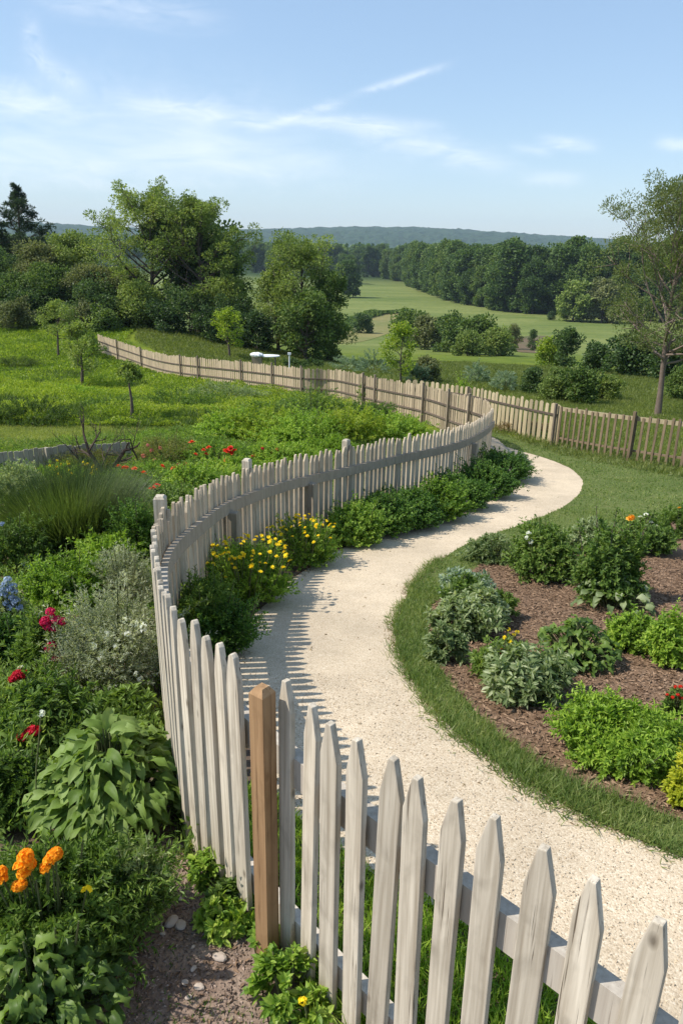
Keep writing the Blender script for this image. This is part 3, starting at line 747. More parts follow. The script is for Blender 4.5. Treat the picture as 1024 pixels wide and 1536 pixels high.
end = near_line[-1]
BACK = np.array([end + (.03, .12), (3.62, 18.4), (3.55, 19.4), (3.2, 20.8)] + [tuple(gp(x, y, 1.15)[:2]) for x, y in ((640, 582), (600, 575), (560, 568), (500, 557))])
BACK = np.concatenate([BACK, [at(455, 30.5)[:2], at(410, 32.2)[:2], at(340, 34.8)[:2], at(275, 37.5)[:2], at(225, 41)[:2], at(195, 43.5)[:2], at(150, 47)[:2]]])
run_fence('stake_fence', 'raw wood stake fence running from the bend away to the far left meadow', BACK, (MT['rawpicket'], MT['greypost']), 1.2, .165, .135,
          [('rail', .80, .05, MT['darkrail'], 1), ('rail', .38, .05, MT['darkrail'], 1)], [(672, 0), (705, 0), (634, 0), (565, 0), (545, 0), (455, 0), (410, 0), (365, 0), (300, 0), (275, 0), (215, 0), (180, 0)], ph=1.32, seed=2, postside=1)
R1 = np.array([gp(x, y, 1.1)[:2] for x, y in ((612, 571), (640, 573), (700, 581), (760, 593), (800, 601), (838, 608))])
run_fence('pale_stake_fence', 'pale yellowish stake fence with one dark rail, behind the bend in the gravel path', R1, (MT['yellowpicket'], MT['greypost']), 1.1, .27, .18, [('rail', .84, .05, MT['darkrail'], -1)], [(700, 0), (838, 0)], seed=5, ph=1.15, postside=-1)
R2 = np.array([gp(x, y, 1.1)[:2] for x, y in ((842, 609), (900, 617), (960, 624), (1024, 631), (1120, 640), (1260, 652))])
run_fence('slat_fence', 'dark brown slat fence with wide gaps and a pale top rail, below the leaning tree', R2, (MT['slat'], MT['slat']), 1.08, .175, .06, [('top_rail', 1.02, .10, MT['yellowpicket'], 1), ('lower_rail', .25, .05, MT['slat'], 1)], [(948, 0)], seed=6, tipsh=.02, postside=-1)
R3 = np.array([at(-60, 13.4)[:2], at(10, 14.0)[:2], at(90, 14.8)[:2], at(150, 15.2)[:2], at(195, 15.5)[:2]])
run_fence('board_fence', 'low silvery grey board fence below the meadow, behind dead branches', R3, (MT['greyboard'], MT['greyboard']), .44, .10, .098, [('rail', .28, .06, MT['greyboard'], 1)], [(75, 0)], seed=8, ph=.47, postside=-1, tipsh=.01)


# ------------------------------------------------------------------ flowers and plants
def flower_mesh(name, mat, petals, L, Wd, cup, rings=1, seed=0):
    rng = np.random.default_rng(seed); mb = MB()
    for r in range(rings):
        n = petals; a = np.arange(n) * 2 * math.pi / n + r * .5 + rng.normal(0, .12, n); e = cup + r * .45
        D = np.stack([np.cos(a) * math.cos(e), np.sin(a) * math.cos(e), np.full(n, math.sin(e))], 1) + rng.normal(0, .08, (n, 3))
        N = np.stack([-np.cos(a) * math.sin(e), -np.sin(a) * math.sin(e), np.full(n, math.cos(e))], 1)
        leaves(mb, np.zeros((n, 3)) + np.array([0, 0, .003 * r]), D, N, L * (1 - .2 * r) * rng.uniform(.85, 1.1, n), Wd * (1 - .15 * r), OVAL)
    return mb.mesh(name, mat)


def cluster_mesh(name, mat, n, R, L, squash=1.2, seed=0):
    """a head of many small four-petalled florets"""
    rng = np.random.default_rng(seed); mb = MB(); d = rdir(rng, n, -.35); C = d * R * rng.uniform(.75, 1.05, (n, 1)) * np.array([1, 1, squash])
    for q in range(4):
        u = nrm(np.cross(d, rng.normal(0, 1, (n, 3)) * .15 + np.array([0, .3, 1]))); w = np.cross(d, u); a = q * math.pi / 2
        D = nrm(u * math.cos(a) + w * math.sin(a) + d * .35); leaves(mb, C, D, d, L * rng.uniform(.8, 1.2, n), L * .9, OVAL)
    return mb.mesh(name, mat)


FL = {}
for c in ('red', 'coral', 'crimson'):
    FL['poppy_' + c] = flower_mesh('flower', MT['f_' + c], 6, .05, .052, .35, 3)
FL['daisy_yellow'] = flower_mesh('flower', MT['f_yellow'], 7, .026, .02, .15, 2)
FL['rose_gold'] = flower_mesh('flower', MT['f_gold'], 7, .05, .05, .3, 3)
FL['rose_white'] = flower_mesh('flower', MT['f_white'], 7, .035, .035, .3, 3)
FL['tiny_white'] = cluster_mesh('flower', MT['f_white'], 7, .014, .010, .6)
FL['tiny_yellow'] = cluster_mesh('flower', MT['f_yellow'], 7, .016, .012, .7)
FL['head_magenta'] = cluster_mesh('flower', MT['f_magenta'], 34, .028, .017, .7)
FL['head_crimson'] = cluster_mesh('flower', MT['f_crimson'], 34, .030, .018, .6)
FL['head_red'] = cluster_mesh('flower', MT['f_red'], 34, .026, .017, .7)
FL['head_orange'] = cluster_mesh('flower_head', MT['f_orange'], 46, .036, .023, 1.25)
FL['head_gold'] = cluster_mesh('flower_head', MT['f_yellow'], 40, .026, .014, 1.0)
FL['head_blue'] = cluster_mesh('flower', MT['f_blue'], 26, .03, .016, 1.1)
FL['head_pink'] = cluster_mesh('flower', MT['f_pink'], 14, .03, .018, 1.0)


def place(px, pyb, pyt, wpx, front=.8):
    f = gp(px, pyb); dp = depth(f); r = wpx / 2 * dp / FPX
    hd = f[:2] / np.linalg.norm(f[:2]); c2 = f[:2] + hd * r * front; c = np.array([*c2, float(G(*c2))])
    r = wpx / 2 * depth(c) / FPX; h = on_plane(px, pyt, c[1])[2] - c[2]
    return c, r, max(h, .08)


def flowers(t, c, r, h, specs, rng, stem=True):
    sm = MB(); any_ = False
    for s in specs:
        kind, pts, size = s[:3]
        if isinstance(pts, int):
            a = rng.uniform(0, 2 * math.pi, pts); q = np.sqrt(rng.uniform(0, 1, pts)) * .95
            L = [np.array([c[0] + r * q_ * math.cos(a_), c[1] + r * q_ * math.sin(a_) * .9, c[2] + h * (.62 + .42 * math.sqrt(max(0, 1 - q_ * q_))) + rng.uniform(-.03, .03)]) for a_, q_ in zip(a, q)]
        else: L = [on_plane(x, y, c[1] - .65 * r) for x, y in pts]
        for p in L:
            o = put('flower', FL[kind], t, p - c, sc=size * rng.uniform(.85, 1.15), rot=(rng.uniform(-.1, .8), rng.uniform(-.5, .3), rng.uniform(0, 6)))
            b = np.array([c[0] + (p[0] - c[0]) * .5, c[1] + (p[1] - c[1]) * .5, c[2] + h * .2]); b[2] = min(b[2], p[2] - .03)
            m_ = (b + p) / 2 + rng.normal(0, .012, 3); sm.tube(np.array([b, m_, p]) - c, [.004, .0035, .003], 4); any_ = True
    if any_ and stem: sm.build('stem', MT['stem'], t)


SEED = [100]


def plant(name, label, cat, px, pyb, pyt, wpx, mat, L, Wd, n, tm=DIA, fl=None, k=14, group=None, up=.45, front=.8, lump=.45, ry=.9, stems=8, drop=0.0, fmat=None, spread=.55):
    SEED[0] += 1; rng = np.random.default_rng(SEED[0])
    c, r, h = place(px, pyb, pyt, wpx * (.97 if px > 650 and pyb > 800 else 1.12), front)
    t = empty(name, c, label, cat, group); mb = MB(); n = int(n * 1.25)
    cen = crowns(rng, mb, n, r, r * ry, h, L, Wd, tm, k, up, lump=lump, drop=drop, spread=spread); mb.build('foliage', MT[mat], t)
    if stems:
        sm = MB()
        for q in cen[:stems]:
            b = np.array([q[0] * .15, q[1] * .15, -.02]); m_ = (b + q) / 2 + np.array([q[0] * .12, q[1] * .12, 0]) + rng.normal(0, .01, 3); sm.tube([b, m_, q], [.008, .006, .003], 5)
        sm.build('stems', MT['stem'] if h < .8 else MT['bark'], t)
    if fl: flowers(t, c, r, h, fl, rng)
    return t, c, r, h


def broad_plant(name, label, cat, px, pyb, pyt, wpx, mat, n, L, Wd, fl=None, front=.8, droop=.9, sub=None):
    """rosettes of large arching leaves, each with its stalk and a folded midrib"""
    SEED[0] += 1; rng = np.random.default_rng(SEED[0]); c, r, h = place(px, pyb, pyt, wpx, front)
    t = empty(name, c, label, cat); mb = MB(); st = MB(); S_ = 6
    tt = np.linspace(0, 1, S_ + 1); wd = np.sin(np.pi * np.clip(tt, 0, 1) ** .75) ** .8 * (1 - .15 * tt); wd[0] = .05; wd[-1] = .0
    for _ in range(n):
        q = math.sqrt(rng.uniform(0, 1)); a = rng.uniform(0, 2 * math.pi); l = L * rng.uniform(.6, 1.2); w = Wd * rng.uniform(.75, 1.2)
        hgt = h * (1 - .55 * q ** 1.6) * rng.uniform(.65, 1.02); reach = max(r * q - l * .35, 0.02)
        b = np.array([math.cos(a) * r * .25 * q, math.sin(a) * r * .25 * q, 0]); a2 = a + rng.normal(0, .5); e0 = math.radians(rng.uniform(15, 60) * (1 - .5 * q))
        p0 = np.array([math.cos(a) * reach, math.sin(a) * reach, max(hgt - l * .2, .03)])
        st.tube([b, (b + p0) / 2 + np.array([0, 0, .03]), p0], [.006, .005, .004], 4)
        u = np.array([math.cos(a2), math.sin(a2), 0]); s_ = np.array([-u[1], u[0], 0]) * 1.0; roll = rng.normal(0, .35)
        p = p0.copy(); V = []; e = e0; seg = l / S_
        for i in range(S_ + 1):
            dv = u * math.cos(e) + np.array([0, 0, math.sin(e)]); nv = np.cross(s_, dv) * -1
            sd = s_ * math.cos(roll) + nv * math.sin(roll); nn = nv * math.cos(roll) - s_ * math.sin(roll)
            wv = .012 * math.sin(i * 2.1 + roll * 9)
            ww = w / 2 * wd[i]
            V += [p + sd * ww + nn * (ww * .35 + wv), p + sd * ww * .5 + nn * (ww * .22), p, p - sd * ww * .5 + nn * (ww * .22), p - sd * ww + nn * (ww * .35 - wv)]
            p = p + dv * seg; e -= droop * rng.uniform(.7, 1.3) / S_ * 1.6
        F = [(i * 5 + j, i * 5 + j + 1, (i + 1) * 5 + j + 1, (i + 1) * 5 + j) for i in range(S_) for j in range(4)]
        mb.add(V, F)
    mb.build('foliage', MT[mat], t, smooth=True); st.build('stalks', MT['stem'], t)
    if fl: flowers(t, c, r, h, fl, rng)
    return t, c, r, h


def grass_clump(name, label, px, pyb, pyt, wpx, mat, n, wd=.008, lean=.55, front=.7, cat='ornamental grass', group=None, fl=None):
    SEED[0] += 1; rng = np.random.default_rng(SEED[0]); c, r, h = place(px, pyb, pyt, wpx, front)
    t = empty(name, c, label, cat, group); mb = MB(); S_ = 5
    a = rng.uniform(0, 2 * math.pi, n); q = np.sqrt(rng.uniform(0, 1, n)); B = np.stack([np.cos(a) * r * .6 * q, np.sin(a) * r * .6 * q, np.zeros(n)], 1)
    a2 = a + rng.normal(0, .7, n); e = np.radians(90 - rng.uniform(2, 25, n) - 25 * q); H = h * rng.uniform(.6, 1.15, n); cu = rng.uniform(.2, 1.1, n) * lean
    P = B.copy(); V = []; sd = np.stack([-np.sin(a2 + .6), np.cos(a2 + .6), np.zeros(n)], 1)
    for i in range(S_ + 1):
        w = wd * (1 - (i / S_) ** 1.5) * .5 + .0006; V += [P + sd * w, P - sd * w]
        P = P + (np.stack([np.cos(a2) * np.cos(e), np.sin(a2) * np.cos(e), np.sin(e)], 1)) * (H / S_)[:, None] * 1.06; e = e - cu / S_ * (1 + i * .6)
    mb.addmany(np.stack(V, 1), [(2 * i, 2 * i + 1, 2 * i + 3, 2 * i + 2) for i in range(S_)]); mb.build('blades', MT[mat], t)
    if fl: flowers(t, c, r, h, fl, rng)
    return t


# hedge of low shrubs between the fence and the path
HG = 'low shrubs along the fence beside the path'
for row in [(752, 728, 668, 66, 'hedge', 'dark green low shrub at the far end of the row by the fence bend'),
            (722, 752, 690, 62, 'hedge', 'dark green shrub second from the fence bend in the path hedge'),
            (690, 770, 704, 62, 'hedge', 'dark green shrub third from the fence bend in the path hedge'),
            (652, 788, 718, 62, 'hedge_light', 'bright green shrub between darker ones in the middle of the path hedge'),
            (612, 800, 728, 66, 'hedge', 'deep green shrub left of the bright one in the middle of the path hedge'),
            (572, 810, 738, 70, 'hedge', 'dense dark shrub fifth from the fence bend in the path hedge'),
            (525, 824, 764, 58, 'hedge_light', 'small bright green mound in front of the hedge, right of the yellow flowers'),
            (505, 800, 742, 70, 'hedge', 'dark shrub against the pickets just behind the right yellow flowers'),
            (545, 790, 735, 60, 'hedge_light', 'green shrub against the pickets behind the small bright mound')]:
    plant('hedge_shrub', row[5], 'shrub', *row[:3], row[3] * 1.35, row[4], .042, .026, 14000, OVAL, k=16, group=HG, front=.75, ry=.8)
plant('flowering_shrub', 'green shrub with small yellow flowers, the right of two along the fence', 'flowering shrub', 455, 862, 782, 105, 'hedge_light', .04, .016, 10000, DIA, [('daisy_yellow', 56, 1.0)], k=16, front=.9, up=.6)
plant('flowering_shrub', 'larger leafy shrub with yellow flowers, left one beside the gravel path', 'flowering shrub', 372, 925, 815, 132, 'bright', .045, .016, 15000, DIA, [('daisy_yellow', 64, 1.0), ('daisy_yellow', [(333, 832), (343, 829), (325, 835), (352, 838), (366, 832), (378, 840), (398, 845), (405, 828), (428, 833), (352, 852), (338, 866), (424, 850)], .95)], k=20, front=.9, up=.65)
plant('leafy_bush', 'tall loose green bush just inside the left bend of the fence', 'bush', 305, 985, 862, 110, 'mid', .05, .014, 14000, DIA, k=18, front=.8, up=.7, ry=.75)
plant('leafy_bush', 'low dark green bush at the shaded path edge under the yellow flowers', 'bush', 330, 995, 905, 90, 'hedge', .04, .016, 8000, DIA, k=12, front=.8, up=.6)

# the bed on the right of the path
FB = None
plant('silver_plant', 'low grey-green leafy plant at the left edge of the mulch bed', 'plant', 690, 965, 895, 90, 'greygreen', .075, .028, 2600, OVAL, k=14, up=.55)
plant('silver_plant', 'pale silvery plant on the grass edge, middle of the bed left side', 'plant', 722, 950, 885, 80, 'greygreen', .08, .03, 2200, OVAL, k=12, up=.6)
plant('mounded_plant', 'grey-leaved mound where the bed narrows towards the path bend', 'plant', 700, 905, 845, 85, 'bluegreen', .07, .028, 2600, OVAL, k=13, up=.5)
plant('mounded_plant', 'green mound in front of the lawn at the top left bed corner', 'plant', 735, 850, 806, 85, 'greygreen', .065, .022, 3000, DIA, k=13, up=.5)
plant('mounded_plant', 'pale low growth spilling on the grass edge at the left tip of the bed', 'plant', 668, 1000, 940, 62, 'greygreen', .06, .024, 1500, OVAL, k=10, up=.5)
plant('mounded_plant', 'narrow upright green plant between the two left clumps of the bed', 'plant', 748, 935, 880, 50, 'mid', .055, .018, 1300, DIA, k=9, up=.8)
plant('mounded_plant', 'fresh green mound between the silvery plants of the bed', 'plant', 700, 930, 862, 80, 'mid', .055, .02, 3500, DIA, k=13)
plant('leafy_bush', 'large dark leafy bush with pale bloom, upper left of the bed', 'bush', 812, 878, 785, 108, 'mid', .06, .026, 7500, OVAL, [('tiny_white', [(793, 800), (790, 806), (795, 812)], 1.8)], k=16, up=.55)
plant('leafy_bush', 'largest dark green bush in the middle of the mulch bed', 'bush', 912, 918, 795, 130, 'mid', .065, .03, 9500, OVAL, k=18, up=.5)
broad_plant('broad_leaf_plant', 'broad pale leaves skirting the foot of the largest bed bush', 'plant', 912, 925, 860, 118, 'greygreen', 60, .13, .075, droop=1.2)
plant('flowering_bush', 'green bush with a golden bloom and cream blooms by the lawn', 'flowering bush', 970, 838, 768, 88, 'mid', .055, .026, 6500, OVAL, [('rose_gold', [(944, 779), (947, 776)], 1.1), ('rose_white', [(960, 776), (968, 772), (984, 789), (976, 784)], .9)], k=14)
plant('leafy_bush', 'dark bush behind the mulch bed against the lawn', 'bush', 875, 835, 775, 95, 'greygreen', .06, .026, 4500, OVAL, k=13)
plant('leafy_bush', 'small green bush right of the golden bloom at the picture edge', 'bush', 1015, 812, 748, 70, 'mid', .055, .022, 4500, DIA, [('rose_gold', [(1018, 762)], .6)], k=11)
broad_plant('broad_leaf_plant', 'leafy green plant with large toothed leaves alone in the bed', 'plant', 858, 1012, 930, 118, 'mid', 230, .105, .055, droop=1.0)
plant('rounded_bush', 'light green rounded bush in the bed, left one of two side by side', 'bush', 945, 985, 915, 82, 'bright', .045, .022, 7000, OVAL, k=14)
plant('rounded_bush', 'light green rounded bush in the bed, right one of two, at the frame', 'bush', 1003, 1008, 918, 78, 'bright', .045, .022, 7000, OVAL, k=14)
plant('flowering_plant', 'low plant with yellow tips and red blooms near the grass edge', 'plant', 742, 1030, 955, 86, 'mid', .06, .02, 4200, DIA, [('head_red', [(752, 975), (757, 980), (748, 981)], .5), ('tiny_yellow', [(762, 944), (770, 952), (757, 956), (764, 962), (775, 948), (768, 968)], .85)], k=13)
plant('leafy_plant', 'low dark spreading plant at the front point of the mulch bed', 'plant', 775, 1062, 985, 112, 'greygreen', .075, .03, 3800, OVAL, k=15, up=.4)
plant('rounded_bush', 'big bright green bush in the bed front, beside the loose stones', 'bush', 925, 1180, 1048, 212, 'bright', .042, .017, 34000, OVAL, k=34, up=.6, lump=.36, spread=.62)
plant('rounded_bush', 'yellow-green bush at the right frame in front of the big bright bush', 'bush', 1030, 1228, 1135, 80, 'yellowgreen', .035, .017, 7000, OVAL, k=12)
plant('flowering_plant', 'small plant with red blooms at the right frame behind the bright bush', 'plant', 1012, 1080, 1035, 46, 'mid', .045, .015, 1500, DIA, [('head_red', [(1016, 1042), (1020, 1030), (1008, 1046), (1000, 1042), (1021, 1047), (1012, 1030)], .4)], k=8)

# the garden left of the fence
broad_plant('hosta', 'large clump of broad green leaves at the foot of the pickets', 'plant', 178, 1268, 1085, 215, 'big', 430, .165, .062, droop=1.0, front=.75)
broad_plant('broad_leaf_plant', 'dull green broad-leaved plant in the bottom left corner', 'plant', 75, 1600, 1410, 260, 'mid', 330, .095, .045, droop=1.3, front=.6)
plant('wallflower', 'bushy plant with bright orange flower heads near the bottom left corner', 'flowering plant', 95, 1480, 1296, 212, 'mid', .042, .011, 30000, DIA, [('head_orange', [(38, 1286), (31, 1301), (44, 1297), (36, 1310)], .55), ('head_orange', [(27, 1330), (34, 1326)], .45), ('head_orange', [(84, 1281), (74, 1291), (79, 1285)], .48), ('head_orange', [(69, 1302)], .45), ('head_orange', [(4, 1320), (2, 1310)], .45), ('tiny_yellow', [(130, 1336)], 1.1)], k=34, up=.7, front=.7, lump=.34, spread=.65, stems=16)
plant('feathery_plant', 'feathery grey-green sprigs between the hosta and the stony soil', 'plant', 215, 1400, 1270, 75, 'greygreen', .04, .008, 5000, DIA, k=12, up=.9, front=.6)
plant('silver_shrub', 'silver-grey wispy shrub with tiny white flowers against the pickets', 'shrub', 172, 1060, 890, 150, 'grey', .035, .009, 20000, DIA, [('tiny_white', [(202, 935), (186, 930), (158, 952), (215, 945), (175, 968), (205, 1010), (152, 985), (210, 1018), (140, 968), (216, 938), (192, 950)], 1.5)], k=26, up=.7, front=.7)
plant('silver_shrub', 'upper grey wispy shrub beside the fence corner, white flowered', 'shrub', 190, 915, 810, 90, 'grey', .035, .009, 9000, DIA, [('tiny_white', [(186, 860), (180, 875), (175, 885), (190, 870), (150, 885)], 1.6), ('head_crimson', [(200, 912), (212, 925), (197, 908)], .9)], k=18, up=.6)
plant('magenta_flower_plant', 'green plant with a column of magenta blooms, left of the grey shrub', 'flowering plant', 72, 1040, 900, 80, 'mid', .05, .018, 5500, DIA, [('head_magenta', [(72, 938), (80, 944), (68, 932), (93, 932), (85, 930), (78, 968), (74, 972), (84, 986), (92, 984), (80, 1002), (94, 1000), (88, 1004), (76, 918)], 1.0)], k=14, up=.6)
plant('leafy_plant', 'green plant with one crimson bloom at the left frame', 'plant', 40, 1100, 1010, 105, 'mid', .05, .018, 6000, DIA, [('head_crimson', [(26, 1013), (33, 1010), (22, 1018)], 1.0), ('tiny_white', [(32, 1002)], 1.2)], k=14)
plant('leafy_plant', 'green plant with a low crimson bloom above the hosta', 'plant', 85, 1150, 1040, 130, 'mid', .06, .024, 7000, OVAL, [('head_crimson', [(42, 1099), (50, 1096), (36, 1104)], 1.0)], k=16)
plant('leafy_plant', 'dark leafy plant touching the pickets above the hosta', 'plant', 190, 1120, 1045, 100, 'big', .08, .035, 2600, OVAL, k=12)
plant('leafy_plant', 'shaded green plant at the left frame beside the hosta', 'plant', 30, 1255, 1130, 110, 'mid', .05, .018, 7000, DIA, [('tiny_white', [(62, 1070)], 1.2)], k=16)
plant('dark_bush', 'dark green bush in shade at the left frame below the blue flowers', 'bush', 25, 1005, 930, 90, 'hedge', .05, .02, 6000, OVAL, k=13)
plant('blue_flower_plant', 'plant topped with pale blue flower spikes at the left frame', 'flowering plant', 18, 950, 868, 70, 'greygreen', .05, .014, 4500, DIA, [('head_blue', [(8, 876), (12, 870), (20, 880), (14, 884), (6, 892), (18, 896), (24, 902), (10, 905), (30, 912), (16, 912), (4, 884), (22, 888)], 1.0)], k=12, up=.7)
plant('golden_shrub', 'light yellow-green shrub left of the grey shrub', 'shrub', 100, 920, 838, 110, 'bright', .05, .022, 8000, OVAL, k=16)
plant('golden_shrub', 'yellow-green shrub with pointed tips just below the tall grass', 'shrub', 165, 870, 800, 95, 'bright', .05, .022, 7000, OVAL, k=15, up=.7)
plant('leafy_bush', 'olive green bush at the left frame beside the tall grass', 'bush', 28, 865, 775, 100, 'mid', .05, .02, 7000, DIA, [('head_blue', [(4, 786), (36, 845), (44, 850)], .9)], k=14)
plant('leafy_bush', 'dark bush behind the fence corner post, right of the tall grass', 'bush', 212, 850, 740, 80, 'hedge', .05, .018, 8000, DIA, k=15)
grass_clump('tall_grass', 'big dark clump of tall arching grass in the left garden', 112, 838, 712, 178, 'tallgrass', 8000, .008, lean=.14)
plant('pale_plant', 'greyish soft plant at the left frame below the board fence', 'plant', 30, 760, 700, 95, 'greygreen', .08, .02, 5000, DIA, k=16)
plant('yellow_flower_patch', 'low plants dotted with small yellow flowers behind the tall grass', 'flowering plant', 75, 742, 706, 150, 'bright', .06, .02, 5000, DIA, [('tiny_yellow', 46, 1.3)], k=14)
plant('poppy_plant', 'green plants with scattered coral red poppies, left of the fence top', 'flowering plant', 232, 765, 712, 90, 'hedge_light', .055, .02, 5500, DIA, [('poppy_red', [(235, 730), (229, 733)], 1.5)], k=13)
plant('poppy_plant', 'green plants with five coral blooms in a low row', 'flowering plant', 225, 730, 695, 100, 'hedge_light', .055, .02, 4500, DIA, [('poppy_coral', [(190, 703), (202, 704), (215, 710), (261, 703), (186, 702), (178, 700), (243, 700)], 1.45)], k=13)
plant('rose_bush', 'bush bearing the biggest red-orange blooms behind the fence', 'flowering bush', 325, 705, 668, 110, 'hedge_light', .06, .025, 6000, OVAL, [('poppy_red', [(346, 673), (340, 677), (352, 677), (346, 680)], 1.7), ('poppy_coral', [(340, 691), (309, 682), (305, 676), (313, 672), (313, 700), (278, 697), (288, 664), (293, 682), (268, 700)], 1.5)], k=14)
plant('rose_bush', 'green bush with a few dull crimson blooms behind the second post', 'flowering bush', 400, 702, 660, 70, 'hedge_light', .06, .024, 4500, OVAL, [('head_crimson', [(394, 673), (416, 674), (408, 680), (390, 690), (365, 697), (380, 684)], 1.3)], k=11)
plant('brown_shrub', 'dry brownish shrub with faded pink blooms beside the dead branches', 'shrub', 250, 700, 652, 90, 'olive', .05, .014, 5000, DIA, [('head_pink', [(222, 668), (228, 676), (240, 672), (205, 690), (215, 684), (232, 690)], 1.2)], k=14, stems=14)
plant('brown_shrub', 'twiggy olive shrub under the leaning dead branches', 'shrub', 135, 712, 668, 120, 'olive', .05, .012, 5000, DIA, k=16, stems=14)
for i, row in enumerate([(590, 672, 620, 110, 'bright', 'bright green bush of the fenced garden nearest the fence bend'), (520, 676, 606, 120, 'meadow', 'yellowish green bush in the middle of the fenced garden mound'),
            (455, 680, 612, 120, 'bright', 'bright leafy bush above the third fence post, fenced garden mound'), (400, 668, 618, 110, 'meadow', 'sunlit bush on the left half of the fenced garden mound'),
            (345, 665, 622, 100, 'bright', 'leftmost bright bush of the fenced garden mound'), (470, 640, 592, 130, 'mid', 'darker bush at the top of the fenced garden mound'),
            (545, 640, 598, 100, 'mid', 'dark green bush before the stake fence, top right of mound'), (410, 635, 600, 100, 'mid', 'low dark bush behind the sunlit mound, nearest the meadow')]):
    plant('garden_bush', row[5], 'bush', *row[:5], .075, .034, 8000, OVAL, k=22, group='bushes filling the garden behind the fence', lump=.38, spread=.62)


for row in [(292, 752, 708, 95, 'hedge_light', 'green leafy bush just behind the fence between first and second tall posts'), (352, 726, 690, 90, 'hedge_light', 'green leafy bush touching the picket tops left of the second tall post'),
            (425, 708, 668, 90, 'bright', 'bright bush touching the picket tops right of the second tall post'), (490, 698, 656, 90, 'bright', 'bright bush touching the picket tops left of the third tall post'), (262, 790, 735, 90, 'mid', 'dark leafy bush right behind the first tall fence post'), (160, 768, 722, 110, 'mid', 'dull green bush between the tall grass and the poppies')]:
    plant('garden_bush', row[5], 'bush', *row[:5], .06, .028, 7000, OVAL, k=18, group='bushes filling the garden behind the fence')


for row in [(55, 642, 604, 110, 'meadowdark', 'rough dark mound of meadow growth at the left frame above the mown strip'), (165, 625, 596, 100, 'mid', 'dull green mound beside the crooked sapling, meadow side'), (265, 622, 588, 120, 'mid', 'grey green mound in the lower meadow right of the crooked sapling'),
            (340, 608, 574, 90, 'greygreen', 'soft grey green mound just below the stake fence in the meadow'), (300, 560, 545, 70, 'yellowgreen', 'small yellow-green mound by the stake fence in the meadow'), (25, 555, 535, 70, 'meadowdark', 'low dark clump in the upper left meadow'), (110, 600, 582, 90, 'bright', 'yellowish clump in the middle of the left meadow')]:
    plant('meadow_clump', row[5], 'shrub', *row[:5], .09, .03, 4500, DIA, k=16, group='clumps of growth in the meadow', ry=.8)


def dead_shrub(px, pyb, pyt, label):
    c = gp(px, pyb); h = on_plane(px, pyt, c[1])[2] - c[2]; t = empty('dead_shrub', c, label, 'dead shrub'); rng = np.random.default_rng(5); mb = MB()

    def br(p, d, l, r, lev):
        pts = [p]; q = p.copy(); dd = d.copy()
        for _ in range(4): dd = nrm(dd + rng.normal(0, .2, 3) + np.array([0, 0, .06])); q = q + dd * l / 4; pts.append(q.copy())
        mb.tube(pts, np.linspace(r, r * .5, 5), 5)
        if lev: [br(pts[k], nrm(dd + rng.normal(0, .7, 3) + np.array([0, 0, .2])), l * .6, r * .5, lev - 1) for k in (2, 3, 4)]
    br(np.array([0, 0, 0.]), np.array([-.45, .1, .9]), h * .75, .055, 3); br(np.array([.12, 0, 0.]), np.array([.25, .1, .95]), h * .6, .06, 1); br(np.array([-.1, 0, 0.]), np.array([.05, .2, .9]), h * .6, .02, 3); br(np.array([.7, .1, 0]), np.array([.0, .1, 1]), h * .8, .022, 2); br(np.array([-.3, 0, 0.]), np.array([-.9, .0, .4]), h * .7, .014, 2)
    mb.build('branches', MT['deadwood'], t)


dead_shrub(158, 712, 640, 'bare dark dead branches standing in front of the grey board fence')
# weeds at the foot of the near fence
for row in [(312, 1330, 1285, 44, 'bright', 'small leafy weed at the picket feet above the soil'), (335, 1405, 1358, 70, 'bright', 'yellow-green weed tuft left of the brown post foot'),
            (425, 1530, 1440, 100, 'bright', 'light leafy weed clump below the brown post'), (340, 1375, 1335, 50, 'mid', 'fine dark weed between pickets and stones'), (395, 1440, 1395, 40, 'bright', 'single pale weed leaning on the brown post foot'), (465, 1545, 1490, 50, 'hedge_light', 'weed with one yellow flower at the bottom edge by the pickets')]:
    fl = [('tiny_yellow', [(455, 1500)], 1.0)] if row[0] == 465 else None
    plant('weed', row[5], 'weed', *row[:4], 'hedge_light' if row[4] == 'bright' else row[4], .045, .026, 300 if row[3] < 60 else 620, OVAL, fl, k=8, front=.5, up=.4, stems=5, group='weeds at the foot of the picket fence')


def stones():
    rng = np.random.default_rng(12); G_ = 'loose stones lying on the garden soil'
    rows = [(258, 1387, 22, 'pale flat stone lying on the soil, largest of the group'), (272, 1392, 18, 'pinkish stone touching the largest pale one'), (330, 1440, 22, 'light stone in the shade of the weed left of the post'), (291, 1457, 13, 'small grey oval stone in the middle of the soil'), (299, 1484, 15, 'bluish grey stone nearest the bottom of the soil patch'), (278, 1478, 12, 'flat buff stone left of the bluish one'), (270, 1352, 11, 'small buff stone beneath the hosta'), (290, 1424, 8, 'slim upright pale stone chip'), (283, 1500, 10, 'small stone sunk in grass at the bottom of the soil patch'), (245, 1404, 9, 'small pale stone left of the largest')]
    for px, py, w, lab in rows:
        c = gp(px, py); r = w / 2 * depth(c) / FPX; import bmesh
        bm = bmesh.new(); bmesh.ops.create_icosphere(bm, subdivisions=2, radius=1)
        for v in bm.verts: v.co = Vector(v.co) * (1 + .22 * math.sin(v.co.x * 2.3 + px) * math.cos(v.co.y * 2.9 + py) + rng.normal(0, .03)); v.co.z = v.co.z * .45
        me = bpy.data.meshes.new('stone'); bm.to_mesh(me); bm.free(); me.materials.append(MT['stone'])
        o = put('stone', me, None, c + np.array([0, 0, .012 + r * .2]), rng.uniform(0, 3), (r, r * rng.uniform(.6, .9), r)); tag(o, lab, 'stone', G_)


stones()


